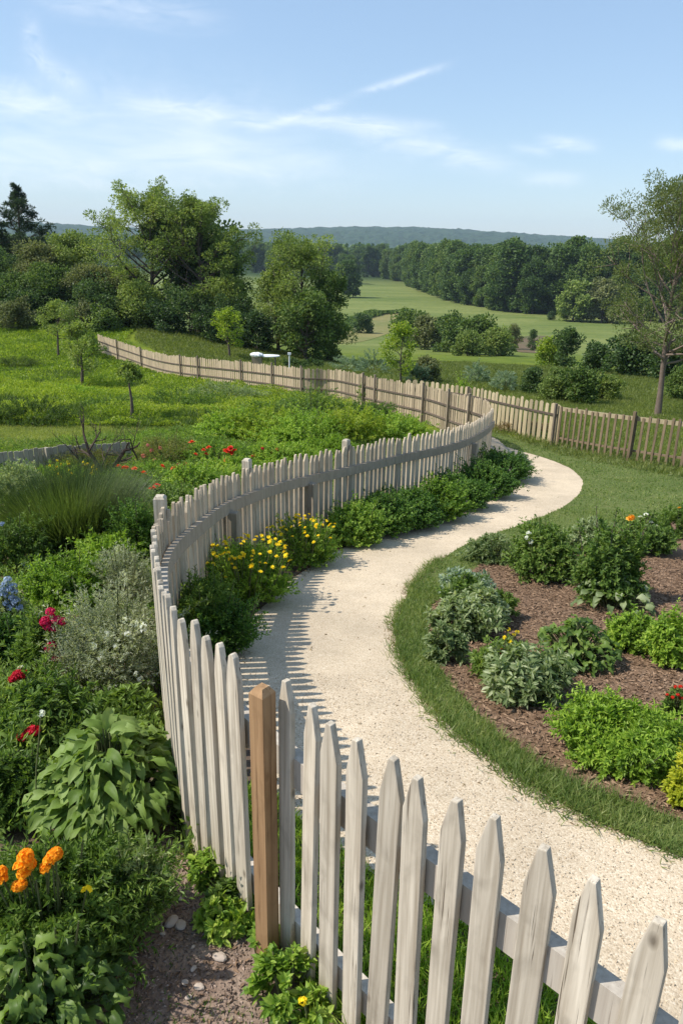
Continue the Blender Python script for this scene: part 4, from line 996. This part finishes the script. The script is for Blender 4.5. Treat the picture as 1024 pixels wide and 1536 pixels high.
# ------------------------------------------------------------------ trees
def tree_mesh(seed, H, R, tr, first=.3, nl=16, shape='round', leaf=.2, lw=None, per=40, cl=None, up=.3, lean=(0, 0), tm=CLUMP, sub=4, flat=.75, sides=6, elev=(10, 65), stemsN=1, droop=0.0):
    rng = np.random.default_rng(seed); tb = MB(); lb = MB(); cl = cl or R * .28; lw = lw or leaf * .75; C = []
    sf = {'round': lambda u: math.sin(math.pi * (.2 + .72 * u)) ** .7, 'oval': lambda u: math.sqrt(max(.03, 1 - (1.9 * u - .95) ** 2)), 'vase': lambda u: .55 + .5 * u - .55 * u ** 4, 'cone': lambda u: max(.08, 1 - u), 'wide': lambda u: 1 - .75 * u ** 2.5}[shape]
    for sN in range(stemsN):
        la = np.array([lean[0], lean[1]]) + (rng.normal(0, .22, 2) if stemsN > 1 else 0)
        tp = [np.array([la[0] * H * q ** 1.4 + math.sin(q * 5 + seed) * tr * .7, la[1] * H * q ** 1.4, H * .93 * q - .15 * (q == 0)]) for q in np.linspace(0, 1, 9)]
        tb.tube(tp, [tr * (1.25 if i == 0 else 1) * (1 - .88 * i / 8) for i in range(9)], sides + 2)
        TP = np.array(tp)
        for i in range(nl // stemsN):
            u = (i + rng.uniform(.2, .8)) / (nl // stemsN); t = first + (1 - first) * u * .97; o = np.array([np.interp(t * 8, range(9), TP[:, j]) for j in range(3)])
            a = i * 2.4 + rng.normal(0, .35) + sN; l = R * sf(u) * rng.uniform(.7, 1.12); cw = (.3 + .8 * (1 - u)) if shape == 'cone' else 1.0; e = math.radians(elev[0] + (elev[1] - elev[0]) * u + rng.normal(0, 7))
            d = np.array([math.cos(a) * math.cos(e), math.sin(a) * math.cos(e), math.sin(e)]); pts = [o]; q = o.copy()
            for _ in range(4): d = nrm(d + np.array([0, 0, up * .22 - droop]) + rng.normal(0, .09, 3)); q = q + d * l / 4; pts.append(q.copy())
            r0 = max(tr * (1 - .85 * t) * .55, .012); tb.tube(pts, np.linspace(r0, r0 * .3, 5), sides)
            C.append((pts[-1], cw)); C.append((pts[3], .8 * cw))
            for s in range(sub):
                k = rng.uniform(1.2, 4); b = np.array([np.interp(k, range(5), np.array(pts)[:, j]) for j in range(3)])
                dd = nrm(d + rng.normal(0, .75, 3) + np.array([0, 0, up * .4])); sl_ = l * rng.uniform(.2, .42); e2 = b + dd * sl_
                tb.tube([b, (b + e2) / 2 + rng.normal(0, .03, 3) * sl_, e2], [r0 * .4, r0 * .3, r0 * .12], 4); C.append((e2, cw * rng.uniform(.7, 1.1)))
        C.append((TP[-1], .4 if shape == 'cone' else 1.0))
    for c, s in C:
        n = int(per * s * rng.uniform(.6, 1.3)); d = rdir(rng, n); P = c + d * (rng.uniform(.15, 1, n) ** .5)[:, None] * cl * s * np.array([1, 1, flat])
        D = nrm(d + np.array([0, 0, up - droop * 2]) + rng.normal(0, .5, (n, 3))); N = nrm(d * .5 + np.array([0, 0, .7]) + rng.normal(0, .5, (n, 3)))
        leaves(lb, P, D, N, leaf * rng.uniform(.6, 1.3, n), lw * rng.uniform(.7, 1.2, n), tm)
    return tb, lb


def tree(name, label, pos, H, R, tr, bark, leafm, seed, cat='tree', group=None, rz=0.0, **kw):
    t = empty(name, pos, label, cat, group); t.rotation_euler = (0, 0, rz)
    tb, lb = tree_mesh(seed, H, R, tr, **kw)
    tb.build('trunk', MT[bark], t, smooth=True); lb.build('crown', MT[leafm], t); return t


def fit(px, pyt, Y):
    p = at(px, Y); top = on_plane(px, pyt, Y)[2]; p = at(px, Y, p[2] * .35 + top * .65)
    return p, top - p[2], lambda w: w / 2 * depth(p) / FPX


# the big pair and the thicket on the left crest
def T(name, label, px, pyt, Y, wpx, tr, bark, leafm, seed, **kw):
    p, H, s = fit(px, pyt, Y); return tree(name, label, p, H * kw.pop('hk', .97), s(wpx), tr, bark, leafm, seed, **kw)


T('broadleaf_tree', 'tall spreading tree with an airy crown, left of the big pair', 222, 276, 62, 205, .26, 'bark', 'treelight', 11, hk=.84, first=.3, nl=28, shape='wide', leaf=.16, per=115, elev=(18, 72), sub=6, cl=.6, tm=DIA)
T('broadleaf_tree', 'tall dark tree with a dense lower crown, right of the big pair', 295, 274, 61, 165, .27, 'bark', 'treelight', 12, hk=.86, first=.25, nl=28, shape='wide', leaf=.16, per=115, elev=(15, 74), sub=6, lean=(.01, 0), cl=.6, tm=DIA)
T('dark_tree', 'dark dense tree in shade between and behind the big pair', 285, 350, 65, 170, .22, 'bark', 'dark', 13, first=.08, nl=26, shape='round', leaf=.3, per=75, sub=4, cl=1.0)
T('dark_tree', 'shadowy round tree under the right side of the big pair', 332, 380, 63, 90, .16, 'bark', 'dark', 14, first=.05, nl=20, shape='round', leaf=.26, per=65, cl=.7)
T('pine_tree', 'tall dark conifer with upswept layered boughs at the left frame', 30, 255, 76, 150, .26, 'bark', 'conifer', 15, first=.38, nl=34, shape='cone', leaf=.30, lw=.08, per=62, elev=(-4, 34), up=.35, sub=8, cl=.46, flat=.35, tm=DIA)
T('pine_tree', 'dark conifer cut off by the left frame beside the taller one', -28, 270, 72, 140, .28, 'bark', 'conifer', 16, first=.3, nl=30, shape='cone', leaf=.30, lw=.08, per=55, elev=(-6, 32), up=.3, sub=8, cl=.4, flat=.35, tm=DIA)
TH = 'thicket trees on the left crest'
for row in [(12, 405, 66, 110, 'dark', 'dark low tree at the left frame under the conifers', 21), (62, 378, 64, 100, 'treeolive', 'olive green thicket tree right of the conifer', 22), (112, 366, 66, 110, 'treelight', 'rounded olive tree topping the thicket between conifer and big pair', 23),
            (20, 440, 60, 90, 'tree', 'leafy thicket tree low at the left frame', 24), (80, 425, 60, 100, 'tree', 'mid green thicket tree in front of the olive ones', 25), (150, 415, 60, 90, 'treeolive', 'olive thicket tree left of the big pair trunks', 26), (185, 425, 61, 80, 'treelight', 'light green thicket tree just left of the big pair trunks', 27),
            (150, 455, 58, 80, 'dark', 'dark rounded thicket tree low at the meadow edge', 28), (45, 462, 58, 70, 'dark', 'dark thicket bush behind the upper sapling', 29), (205, 440, 58, 66, 'treelight', 'bright thicket bush at the feet of the big pair', 30), (345, 425, 59, 60, 'treelight', 'light young tree in front of the dark tree right side', 31)]:
    T('thicket_tree', row[5], row[0], row[1], row[2], row[3], .12, 'bark', row[4], row[6], first=.04, nl=24, shape='round', leaf=.16, per=120, sub=4, group=TH, cl=.75)
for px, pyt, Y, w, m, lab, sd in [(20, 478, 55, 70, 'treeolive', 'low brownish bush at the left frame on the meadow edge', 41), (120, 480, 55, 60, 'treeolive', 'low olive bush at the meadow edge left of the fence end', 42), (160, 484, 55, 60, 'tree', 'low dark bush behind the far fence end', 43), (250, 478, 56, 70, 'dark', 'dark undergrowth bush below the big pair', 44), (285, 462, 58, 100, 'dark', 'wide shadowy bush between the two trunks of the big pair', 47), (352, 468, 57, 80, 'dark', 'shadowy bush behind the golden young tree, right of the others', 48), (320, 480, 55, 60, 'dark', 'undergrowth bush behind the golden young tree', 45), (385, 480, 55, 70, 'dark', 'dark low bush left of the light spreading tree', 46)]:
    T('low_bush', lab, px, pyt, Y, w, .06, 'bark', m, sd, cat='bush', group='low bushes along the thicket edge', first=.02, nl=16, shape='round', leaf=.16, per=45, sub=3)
T('light_tree', 'spreading light green tree right of the big pair', 455, 378, 57, 145, .2, 'bark', 'treelight', 51, first=.1, nl=34, shape='oval', leaf=.15, per=105, sub=5, cl=.62, tm=DIA)
T('light_tree', 'bright yellowish tree left of the light spreading one', 415, 405, 58, 80, .14, 'bark', 'treelight', 52, first=.06, nl=20, shape='round', leaf=.15, per=100, cl=.55)
T('light_tree', 'mid green tree right of the light spreading one at the field edge', 492, 415, 56, 75, .14, 'bark', 'tree', 53, first=.06, nl=20, shape='oval', leaf=.15, per=100, cl=.55)
T('light_tree', 'shaded tree at the foot of the light spreading one', 460, 450, 54, 95, .14, 'bark', 'tree', 54, first=.04, nl=20, shape='round', leaf=.2, per=50, cl=.6)
# saplings in the meadow
def sap(name, label, px, pyb, pyt, w, leafm, seed, tr=.035, **kw):
    p = gp(px, pyb); H = on_plane(px, pyt, p[1])[2] - p[2]
    a = dict(first=.4, nl=12, shape='round', leaf=.11, per=45, sub=4, tm=DIA, cl=w / 2 * depth(p) / FPX * .24); a.update(kw)
    return tree(name, label, p, H * .93, w / 2 * depth(p) / FPX, tr, 'bark', leafm, seed, cat='sapling', group='young trees in the meadow', **a)


sap('sapling', 'thin sapling behind the others at the upper left of the meadow', 90, 537, 455, 66, 'treelight', 61, .08)
sap('sapling', 'small spreading sapling left of the far fence end', 125, 583, 488, 70, 'treelight', 62, .09, first=.3)
sap('sapling', 'crooked sapling with a small flat crown in the lower meadow', 197, 632, 540, 44, 'treelight', 63, .07, first=.72, nl=9, shape='wide', lean=(.05, 0), flat=.4, per=30)
sap('golden_sapling', 'young tree with yellow-green leaves behind the stake fence', 343, 536, 466, 56, 'meadow', 64, .09, first=.25, leaf=.13, per=40)
sap('green_sapling', 'fresh green young tree standing behind the stake fence, centre', 600, 578, 490, 62, 'meadow', 65, .06, first=.2, nl=14, per=34, shape='oval')
# the tree on the right
def field_tree():
    p = at(982, 26.5); H = on_plane(1000, 305, 26.5)[2] - p[2]; s_ = lambda w: w / 2 * depth(p) / FPX; t = empty('field_tree', p, 'open crowned tree with a bare lower trunk behind the dark slat fence', 'tree')
    tb, lb = tree_mesh(71, H, s_(245), .12, first=.26, nl=44, shape='round', leaf=.085, lw=.04, per=130, elev=(2, 74), up=.65, sub=7, cl=.38, tm=DIA, lean=(.03, 0), stemsN=2)
    t2, l2 = tree_mesh(72, H * 1.13, s_(120), .05, first=.55, nl=20, shape='oval', leaf=.09, lw=.045, per=90, elev=(50, 82), up=1.0, sub=5, cl=.27, tm=DIA, lean=(.06, 0))
    t2.v = [v + np.array([.03, .05, 0]) for v in t2.v]; l2.v = [v + np.array([.03, .05, 0]) for v in l2.v]
    tb.add(np.concatenate(t2.v), np.zeros((0, 3), int)); k = tb.n - t2.n
    for f in t2.f: tb.f.append(f + k)
    tb.build('trunk', MT['paleb'], t, smooth=True); lb.build('crown', MT['treesoft'], t)
    o = l2.build('upper_crown', MT['treelight'], t); o['label'] = 'fresh green upright top shoots'


field_tree()

# bushes on the slope and down in the valley
VB = 'bushes on the valley slope'
for px, pyb, pyt, w, m, lab, shp in [
        (545, 500, 476, 34, 'dark', 'small dark bush at the edge of the straw field', 'round'), (612, 520, 472, 60, 'tree', 'tall leafy bush behind the fresh green young tree', 'round'),
        (640, 524, 482, 56, 'treeolive', 'olive bush left in the valley bush row', 'round'), (676, 528, 476, 62, 'tree', 'broad mid green bush in the valley bush row', 'round'), (715, 532, 484, 66, 'tree', 'broad bush right of the middle in the valley bush row', 'round'),
        (700, 534, 505, 50, 'treelight', 'low light bush before the valley bush row', 'round'), (744, 534, 502, 54, 'treelight', 'light bush at the right of the valley bush row', 'round'), (768, 524, 482, 28, 'treeolive', 'slender olive tree at the right of the valley bush row', 'oval'),
        (797, 526, 487, 18, 'dark', 'narrow upright dark evergreen standing in the field', 'oval'), (847, 553, 488, 48, 'dark', 'dense dark evergreen bush, tallest on the slope', 'oval'), (822, 550, 510, 50, 'meadow', 'yellow-green bush left of the dark evergreen', 'round'),
        (893, 560, 522, 56, 'dark', 'dark bush right of the dark evergreen', 'round'), (945, 566, 512, 80, 'dark', 'wide dark bush behind the open crowned tree, left part', 'round'), (1005, 572, 520, 80, 'dark', 'wide dark bush behind the trunk at the right frame', 'round'),
        (797, 592, 550, 38, 'dark', 'round dark bush just above the pale stake fence', 'round'), (834, 585, 554, 34, 'tree', 'small green bush right of the round dark one', 'round'), (868, 606, 562, 66, 'tree', 'spreading green bush above the slat fence corner', 'round'), (825, 602, 575, 50, 'treelight', 'low light bush close behind the pale fence', 'round'), (905, 600, 572, 46, 'treelight', 'low pale bush left of the open crowned tree trunk', 'round'),
        (313 + 512, 480, 468, 14, 'dark', 'tiny round shrub in the open field', 'round'), (668, 500, 470, 16, 'dark', 'small round tree behind the valley bush row', 'round'), (1015, 600, 560, 50, 'tree', 'green bush at the right frame behind the slat fence', 'round'), (640, 575, 540, 44, 'treeolive', 'olive bush right of the fresh green young tree', 'round')]:
    p = gp(px, pyb); H = on_plane(px, pyt, p[1])[2] - p[2]; r = w / 2 * depth(p) / FPX; sd = 200 + px
    tree('valley_bush', lab, p, H * .8, r * .9, .03 + .012 * r, 'bark', m, sd, cat='bush', group=VB, first=.03, nl=18, shape=shp, leaf=max(.09, r * .13), per=42, sub=3, cl=r * .34, rz=sd)
for px, pyb, pyt, w, lab in [(715, 578, 545, 36, 'pale grey-green tuft of tall weeds above the pale fence, left'), (757, 590, 556, 44, 'pale grey-green tuft of tall weeds left of the round dark bush'), (560, 565, 530, 60, 'misty grey-green weeds behind the stake fence left of the young tree'), (625, 578, 545, 40, 'pale weeds touching the fresh green young tree'), (525, 560, 532, 60, 'grey-green weeds on the crest behind the stake fence')]:
    plant('tall_weeds', lab, 'weeds', px, pyb, pyt, w, 'bluegreen', .16, .03, 1500, DIA, k=12, up=1.0, group='pale weeds behind the fences')
plant('fence_vine', 'green plant climbing over the top of the pale fence', 'climbing plant', 693, 600, 560, 26, 'bright', .07, .035, 700, OVAL, k=8)
plant('fence_vine', 'leafy shoot growing through the stake fence by the young tree', 'climbing plant', 548, 612, 565, 26, 'mid', .07, .03, 700, OVAL, k=8)
for px, lab in ((470, 'dark low bush on the crest behind the stake fence, right of the white table'), (440, 'dark low bush on the crest just right of the white table')):
    plant('crest_bush', lab, 'bush', px, 553, 537, 34, 'dark', .12, .06, 1500, OVAL, k=9)
plant('dry_growth', 'dry brown growth at the foot of the pale fence', 'undergrowth', 790, 655, 630, 90, 'brown', .10, .02, 1800, DIA, k=12, up=.8, ry=.5)
plant('dry_growth', 'dry brown-green growth at the fence foot beside the path top', 'undergrowth', 750, 640, 618, 40, 'olive', .10, .02, 1200, DIA, k=10, up=.8, ry=.6)


# forest beyond the field
def forest():
    rng = np.random.default_rng(77); protos = []
    for i in range(6):
        tb, lb = tree_mesh(300 + i, 20, 6.2, .35, first=.06, nl=22, shape='round' if i % 2 else 'oval', leaf=.8, per=85, sub=3, cl=2.3, sides=4, lw=.65)
        protos.append((tb.mesh('trunk', MT['bark']), lb.mesh('crown', MT['forest'] if i % 3 else MT['tree'])))
    edge = [(592, 421), (615, 424), (640, 437), (665, 446), (690, 454), (715, 459), (740, 464), (765, 468), (790, 470), (815, 471), (840, 470), (865, 474), (890, 476), (915, 478), (945, 480), (975, 482), (1005, 484), (1040, 486), (1080, 488), (1130, 490)]
    E = PX(edge)[:, :2]; line = spline(E, 8.5); spots = []
    for p in line: spots.append((p + rng.normal(0, 1.2, 2), rng.uniform(.6, 1.08)))
    hd = nrm(line)
    for row, (o, st) in enumerate(((12, 1), (26, 1), (44, 2), (66, 2))):
        for p, u in zip(line[::st], hd[::st]): spots.append((p + u * o + rng.normal(0, 2.5, 2), rng.uniform(.85, 1.12)))
    for px in range(380, 600, 9): spots.append((at(px, 640 + rng.uniform(-40, 40))[:2], rng.uniform(.85, 1.2)))
    for px, Y in ((525, 470), (516, 480)): spots.append((at(px, Y)[:2], .8))
    lab = 'round-crowned dark green tree packed into the wood edge beyond the field'
    for k, (p, s) in enumerate(spots[:290]):
        o = empty('forest_tree', (p[0], p[1], float(G(*p)) - .3), lab, 'tree', 'trees of the wood beyond the field')
        o.rotation_euler = (0, 0, rng.uniform(0, 6)); sx = s * rng.uniform(.9, 1.15); o.scale = (sx, sx, s * rng.uniform(.9, 1.1))
        tr_, cr_ = protos[rng.integers(0, 6)]; put('trunk', tr_, o); put('crown', cr_, o)
    # the far wood behind, one mass
    mb = MB(); n = 2600; az = np.radians(rng.uniform(-60, 60, n)); r = 700 + rng.uniform(0, 1, n) ** 1.3 * 1700; x, y = r * np.sin(az), r * np.cos(az)
    keep = np.ones(n, bool)
    for xi, yi in zip(x[keep], y[keep]):
        H = rng.uniform(17, 25); m = 60; d = rdir(rng, m, -.3); c = np.array([xi, yi, float(G(xi, yi)) + H * .55]); P = c + d * np.array([8, 8, H * .42]) * rng.uniform(.8, 1.05, (m, 1))
        leaves(mb, P, nrm(d + np.array([0, 0, .3]) + rng.normal(0, .4, (m, 3))), nrm(d + rng.normal(0, .4, (m, 3))), 5.0, 4.5, CLUMP)
    mb.build('woodland', MT['forest'])['kind'] = 'stuff'


forest()
T('wood_tree', 'bright green rounded tree at the wood edge right of the field', 862, 436, 225, 60, .3, 'bark', 'treelight', 81, first=.05, nl=22, shape='round', leaf=.9, per=50, cl=1.6)
T('wood_tree', 'paler tree beside the bright one at the wood edge', 905, 432, 222, 60, .3, 'bark', 'treeolive', 82, first=.05, nl=22, shape='round', leaf=.9, per=50, cl=1.6)
T('field_oak', 'dark tree standing alone at the left field edge below the wood', 522, 398, 330, 32, .4, 'bark', 'forest', 83, first=.08, nl=20, shape='round', leaf=1.0, per=50, cl=2.0)


def hedgerow():
    rng = np.random.default_rng(9); P = spline(PX([(512, 496), (528, 487), (545, 478), (570, 472), (600, 470), (618, 470)])[:, :2], .5); mb = MB(); n = 4200
    i = rng.integers(0, len(P), n); d = rdir(rng, n, -.2); Q = lift(P[i] + rng.normal(0, .5, (n, 2))) + d * np.array([.9, .9, .9]) * (.4 + vnoise(P[i], .12, 4)[:, None]) + np.array([0, 0, .3])
    leaves(mb, Q, d + np.array([0, 0, .4]), d + rng.normal(0, .4, (n, 3)), .6, .5, CLUMP); o = mb.build('hedgerow', MT['tree']); tag(o, 'dark low hedgerow curving round the straw coloured field', 'hedge')
    p = gp(598, 505); h = on_plane(598, 472, p[1])[2] - p[2]; m = MB(); m.tube([(0, 0, -.2), (0, 0, h)], [.16, .13], 6); o = m.build('pole', MT['greypost'], None, p); tag(o, 'thin bare pole standing beside the straw coloured field', 'pole')


hedgerow()


# small white things on the crest
def crest_things():
    Y = 40.5; p = at(403, Y); z = on_plane(403, 533, Y)[2] - p[2]
    t = empty('garden_table', p, 'small white-topped table showing above the stake fence', 'table')
    m = MB(); a = np.linspace(0, 2 * math.pi, 28, endpoint=False)
    top = [(.62 * math.cos(q), .40 * math.sin(q)) for q in a]; V = [(x, y, z - .05) for x, y in top] + [(x * 1.02, y * 1.02, z - .03) for x, y in top] + [(x, y, z) for x, y in top]; n = len(a)
    m.add(V, [(i + k * n, (i + 1) % n + k * n, (i + 1) % n + (k + 1) * n, i + (k + 1) * n) for k in (0, 1) for i in range(n)]); m.f.append(np.array([[2 * n + i for i in range(n)]])); m.f.append(np.array([[n - 1 - i for i in range(n)]]))
    m.build('tabletop', MT['white'], t)
    for sx in (-1, 1):
        for sy in (-1, 1): l = MB(); l.tube([(sx * .42, sy * .22, 0), (sx * .36, sy * .2, z - .05)], [.03, .03], 6); l.build('leg', MT['greypost'], t)
    p2 = at(386, 40.2); z2 = on_plane(386, 529, 40.2)[2] - p2[2]; rng = np.random.default_rng(2); import bmesh
    t2 = empty('barrow', p2, 'crumpled white cloth bundle on a brown crate beside the white table', 'bundle')
    b = MB(); b.box((0, 0, (z2 - .22) / 2), (.26, 0, 0), (0, .2, 0), (0, 0, (z2 - .22) / 2))
    for k in (-1, 1): b.box((0, k * .21, (z2 - .22) * .5), (.28, 0, 0), (0, .01, 0), (0, 0, .05))
    b.build('crate', MT['rawpicket'], t2); bm = bmesh.new(); bmesh.ops.create_icosphere(bm, subdivisions=3, radius=1)
    for v in bm.verts: v.co = Vector((v.co.x * .36, v.co.y * .28, v.co.z * .13 + z2 - .12)) + Vector(rng.normal(0, .018, 3))
    me = bpy.data.meshes.new('cloth'); bm.to_mesh(me); bm.free(); me.materials.append(MT['white']); put('cloth', me, t2)
    p3 = at(434, 42); z3 = on_plane(434, 529, 42)[2] - p3[2]; m = MB(); m.tube([(0, 0, -.2), (0, 0, z3 - .1)], [.035, .035], 8); m.box((0, 0, z3 - .06), (.09, 0, 0), (0, .06, 0), (0, 0, .06)); o = m.build('marker_post', MT['white'], None, p3); tag(o, 'slim white marker post right of the white table', 'post')


crest_things()


# ------------------------------------------------------------------ grass, ground cover, chips
def grass(name, polys, mat, seed, hgt, wd, clear=None):
    rng = np.random.default_rng(seed); mb = MB()
    for poly, dens, hk, wk in polys:
        P = scatter(rng, poly, dens)
        if clear is not None: P = P[~inside(clear, P)]
        n = len(P); 
        if not n: continue
        d = np.stack([rng.normal(0, .45, n), rng.normal(0, .45, n), np.ones(n)], 1); nn = np.stack([rng.normal(0, 1, n), rng.normal(0, 1, n), np.full(n, .15)], 1)
        leaves(mb, lift(P, .0), d, nn, hgt * hk * rng.uniform(.5, 1.35, n) * (.65 + .7 * vnoise(P, 2.5, seed)), wd * wk * rng.uniform(.7, 1.3, n), BLADE)
    mb.build(name, MT[mat])['kind'] = 'stuff'


def band(lo, hi, x0=-30, x1=40): return np.array([(x0, lo), (x1, lo), (x1, hi), (x0, hi)], float)


def clip_y(poly, lo, hi):
    """cut a polygon to lo <= y <= hi"""
    def cut(p, s, v):
        out = []
        for i in range(len(p)):
            a, b = p[i - 1], p[i]; ia, ib = s * a[1] <= s * v, s * b[1] <= s * v
            if ia != ib: t = (v - a[1]) / (b[1] - a[1]); out.append(a + (b - a) * t)
            if ib: out.append(b)
        return out
    return np.array(cut(cut(list(np.asarray(poly, float)[:, :2]), 1, hi), -1, lo))


grass('lawn_grass', [(clip_y(lawn_poly, 1, 4.2), 9000, 1.3, 1), (clip_y(lawn_poly, 4.2, 7.5), 5200, 1.25, 1.3), (clip_y(lawn_poly, 7.5, 12), 1600, .8, 2.0), (clip_y(lawn_poly, 12, 22), 600, .8, 3.2)], 'lawn', 31, .06, .0055, bed)
verge = np.concatenate([pl[pl[:, 1] < 3.3], near_line[(near_line[:, 1] < 3.3)][::-1][:30] * 1.0])
fe = near_line[near_line[:, 1] < 3.4]; vg = np.concatenate([pl[pl[:, 1] < 3.4], fe[::-1] if np.linalg.norm(fe[0] - pl[pl[:, 1] < 3.4][-1]) > np.linalg.norm(fe[-1] - pl[pl[:, 1] < 3.4][-1]) else fe])
grass('verge_grass', [(vg, 9000, 1, 1)], 'bright', 32, .085, .006)
weedy = PX([(205, 1500), (260, 1490), (330, 1500), (400, 1530), (440, 1800), (120, 1800)])[:, :2]
grass('weedy_grass', [(weedy, 2600, 1, 1), (PX([(230, 1430), (290, 1420), (300, 1450), (240, 1470)])[:, :2], 1500, .7, 1)], 'mid', 33, .045, .006)


def edge_tufts(name, line, n, mat, seed, hgt, wd, spread, ymax):
    rng = np.random.default_rng(seed); L = line[line[:, 1] < ymax]; i = rng.integers(0, len(L), n); w = vnoise(np.stack([i * .12, i * 0.], 1), 2.2, seed)
    ok = rng.uniform(0, 1, n) < w ** 1.5 * 1.3; i = i[ok]; n = len(i); P = L[i] + rng.normal(0, spread, (n, 2)) * w[ok][:, None]
    d = np.stack([rng.normal(0, .6, n), rng.normal(0, .6, n), np.full(n, .8)], 1); nn = np.stack([rng.normal(0, 1, n), rng.normal(0, 1, n), np.full(n, .15)], 1)
    mb = MB(); leaves(mb, lift(P, .004), d, nn, hgt * rng.uniform(.5, 1.4, n), wd * rng.uniform(.7, 1.3, n), BLADE); mb.build(name, MT[mat])['kind'] = 'stuff'


edge_tufts('path_edge_grass', pr, 9000, 'lawn', 61, .085, .006, .07, 9)
edge_tufts('path_edge_litter', pr, 5000, 'brown', 62, .03, .006, .07, 9)
edge_tufts('fence_foot_grass', near_line, 5200, 'mid', 63, .10, .007, .06, 6.5)
edge_tufts('hedge_foot_litter', pl, 5000, 'brown', 64, .03, .008, .09, 14)


def chips(name, poly, dens, mat, seed, L, off, tm=DIA, clear=None, ymax=99):
    rng = np.random.default_rng(seed); P = scatter(rng, clip_y(poly, -5, ymax), dens); n = len(P); mb = MB()
    D = np.stack([rng.normal(0, 1, n), rng.normal(0, 1, n), rng.normal(0, .2, n)], 1); N = np.stack([rng.normal(0, .35, n), rng.normal(0, .35, n), np.ones(n)], 1)
    leaves(mb, lift(P, off), D, N, L * rng.uniform(.4, 1.5, n), L * .35 * rng.uniform(.5, 1.5, n), tm); mb.build(name, MT[mat])['kind'] = 'stuff'


chips('mulch_chips', bed, 1500, 'chips', 41, .045, .026, ymax=9)
chips('fallen_leaves', path_poly, 3.5, 'brown', 44, .035, .014, OVAL, ymax=14)
PEB = (np.array([(0, 0, -.2), (-.5, .1, 0), (.1, -.5, 0), (.5, .1, 0), (-.1, .5, 0), (.05, .05, .45)]), [(1, 2, 5), (2, 3, 5), (3, 4, 5), (4, 1, 5)])
chips('soil_gravel', soil_poly, 5200, 'soilstone', 42, .013, .010, PEB)
chips('soil_litter', soil_poly, 900, 'chips', 45, .03, .012)
MT['pathstone'] = plainmat('path_pebbles', (.40, .31, .21), (.66, .56, .42), .9, .2, 40)
chips('path_gravel', path_poly, 1100, 'pathstone', 43, .011, .012, PEB, ymax=5)


def cover(name, poly, dens, mat, seed, L, Wd, hmax, sc, tm=DIA, clear=(), thr=0.0):
    rng = np.random.default_rng(seed); P = scatter(rng, poly, dens)
    for c in clear: P = P[~inside(c, P)]
    h = vnoise(P, sc, seed) * .65 + vnoise(P, sc * 2.7, seed + 1) * .35; ok = h > thr; P = P[ok]; h = (h[ok] - thr) / (1 - thr); n = len(P)
    Q = lift(P); Q[:, 2] += h ** 1.3 * hmax * rng.uniform(.35, 1.05, n); D = rdir(rng, n, -.1) + np.array([0, 0, .5]); N = rng.normal(0, .5, (n, 3)) + np.array([0, 0, .8])
    mb = MB(); leaves(mb, Q, D, N, L * rng.uniform(.6, 1.3, n), Wd * rng.uniform(.7, 1.2, n), tm); mb.build(name, MT[mat])['kind'] = 'stuff'


garden = np.concatenate([near_line[(near_line[:, 1] > 2.5)][::1], [(3.4, 18), (2.4, 22), (-1.5, 24), (-6, 19.5), (-9.5, 16), (-9, 9), (-5, 4), (-2.6, 1.9), (-.9, 2.2)]])
cover('undergrowth', garden, 900, 'mid', 51, .055, .022, .36, 1.6, clear=(soil_poly,))
cover('ground_herbs', garden, 500, 'bright', 57, .05, .022, .30, 1.1, clear=(soil_poly,), thr=.42)
meadow_poly = np.array([(-36, 60), (-46, 60), (-14, 15), (-8.5, 15), (-5.0, 16), (-3.5, 20), (-2.0, 24.2), (.5, 26.2), (-1.5, 31), (-3.2, 33.4), (-7, 39), (-11, 45), (-15, 51), (-16, 58)], float)
cover('meadow_plants', clip_y(meadow_poly, 21, 33), 760, 'meadow', 52, .08, .04, .6, 1.1)
cover('meadow_grass', clip_y(meadow_poly, 20.5, 40), 200, 'meadowdark', 53, .16, .02, .45, .35, BLADE, thr=.5)
cover('mown_grass', clip_y(meadow_poly, 15.5, 21.5), 900, 'mown', 58, .06, .012, .05, .7, BLADE)
cover('rough_grass', clip_y(meadow_poly, 21, 25.5), 420, 'meadowdark', 59, .22, .02, .55, .5, BLADE, thr=.25)
cover('meadow_herbs', clip_y(meadow_poly, 33, 60), 220, 'meadow', 54, .13, .07, .42, .5)
crest = np.array([(-16, 58), (-14.5, 51.5), (-10.5, 45.5), (-6.5, 39.5), (-2.8, 33.9), (.2, 29), (2.3, 25.0), (4.0, 23.3), (5.4, 17.3), (7.1, 14.8), (11, 11.5), (24, 20), (30, 40), (10, 62)], float)
cover('slope_grass', clip_y(crest, 13, 34), 340, 'slope', 55, .13, .016, .16, .7, BLADE)
cover('crest_grass', clip_y(crest, 34, 62), 130, 'slope', 56, .2, .035, .2, .4, BLADE)

# ------------------------------------------------------------------ the summer air
hz = MB(); hz.box((0, 1800, 25), (5200, 0, 0), (0, 2900, 0), (0, 0, 140))
HAZE = bpy.data.materials.new('haze'); HAZE.use_nodes = True; hn = HAZE.node_tree; hn.nodes.clear()
vo = hn.nodes.new('ShaderNodeVolumePrincipled'); vo.inputs['Color'].default_value = (.66, .83, 1.0, 1); vo.inputs['Density'].default_value = .00012; vo.inputs['Anisotropy'].default_value = 0.0
ho = hn.nodes.new('ShaderNodeOutputMaterial'); hn.links.new(vo.outputs[0], ho.inputs['Volume'])
hz.build('haze', HAZE)['kind'] = 'stuff'
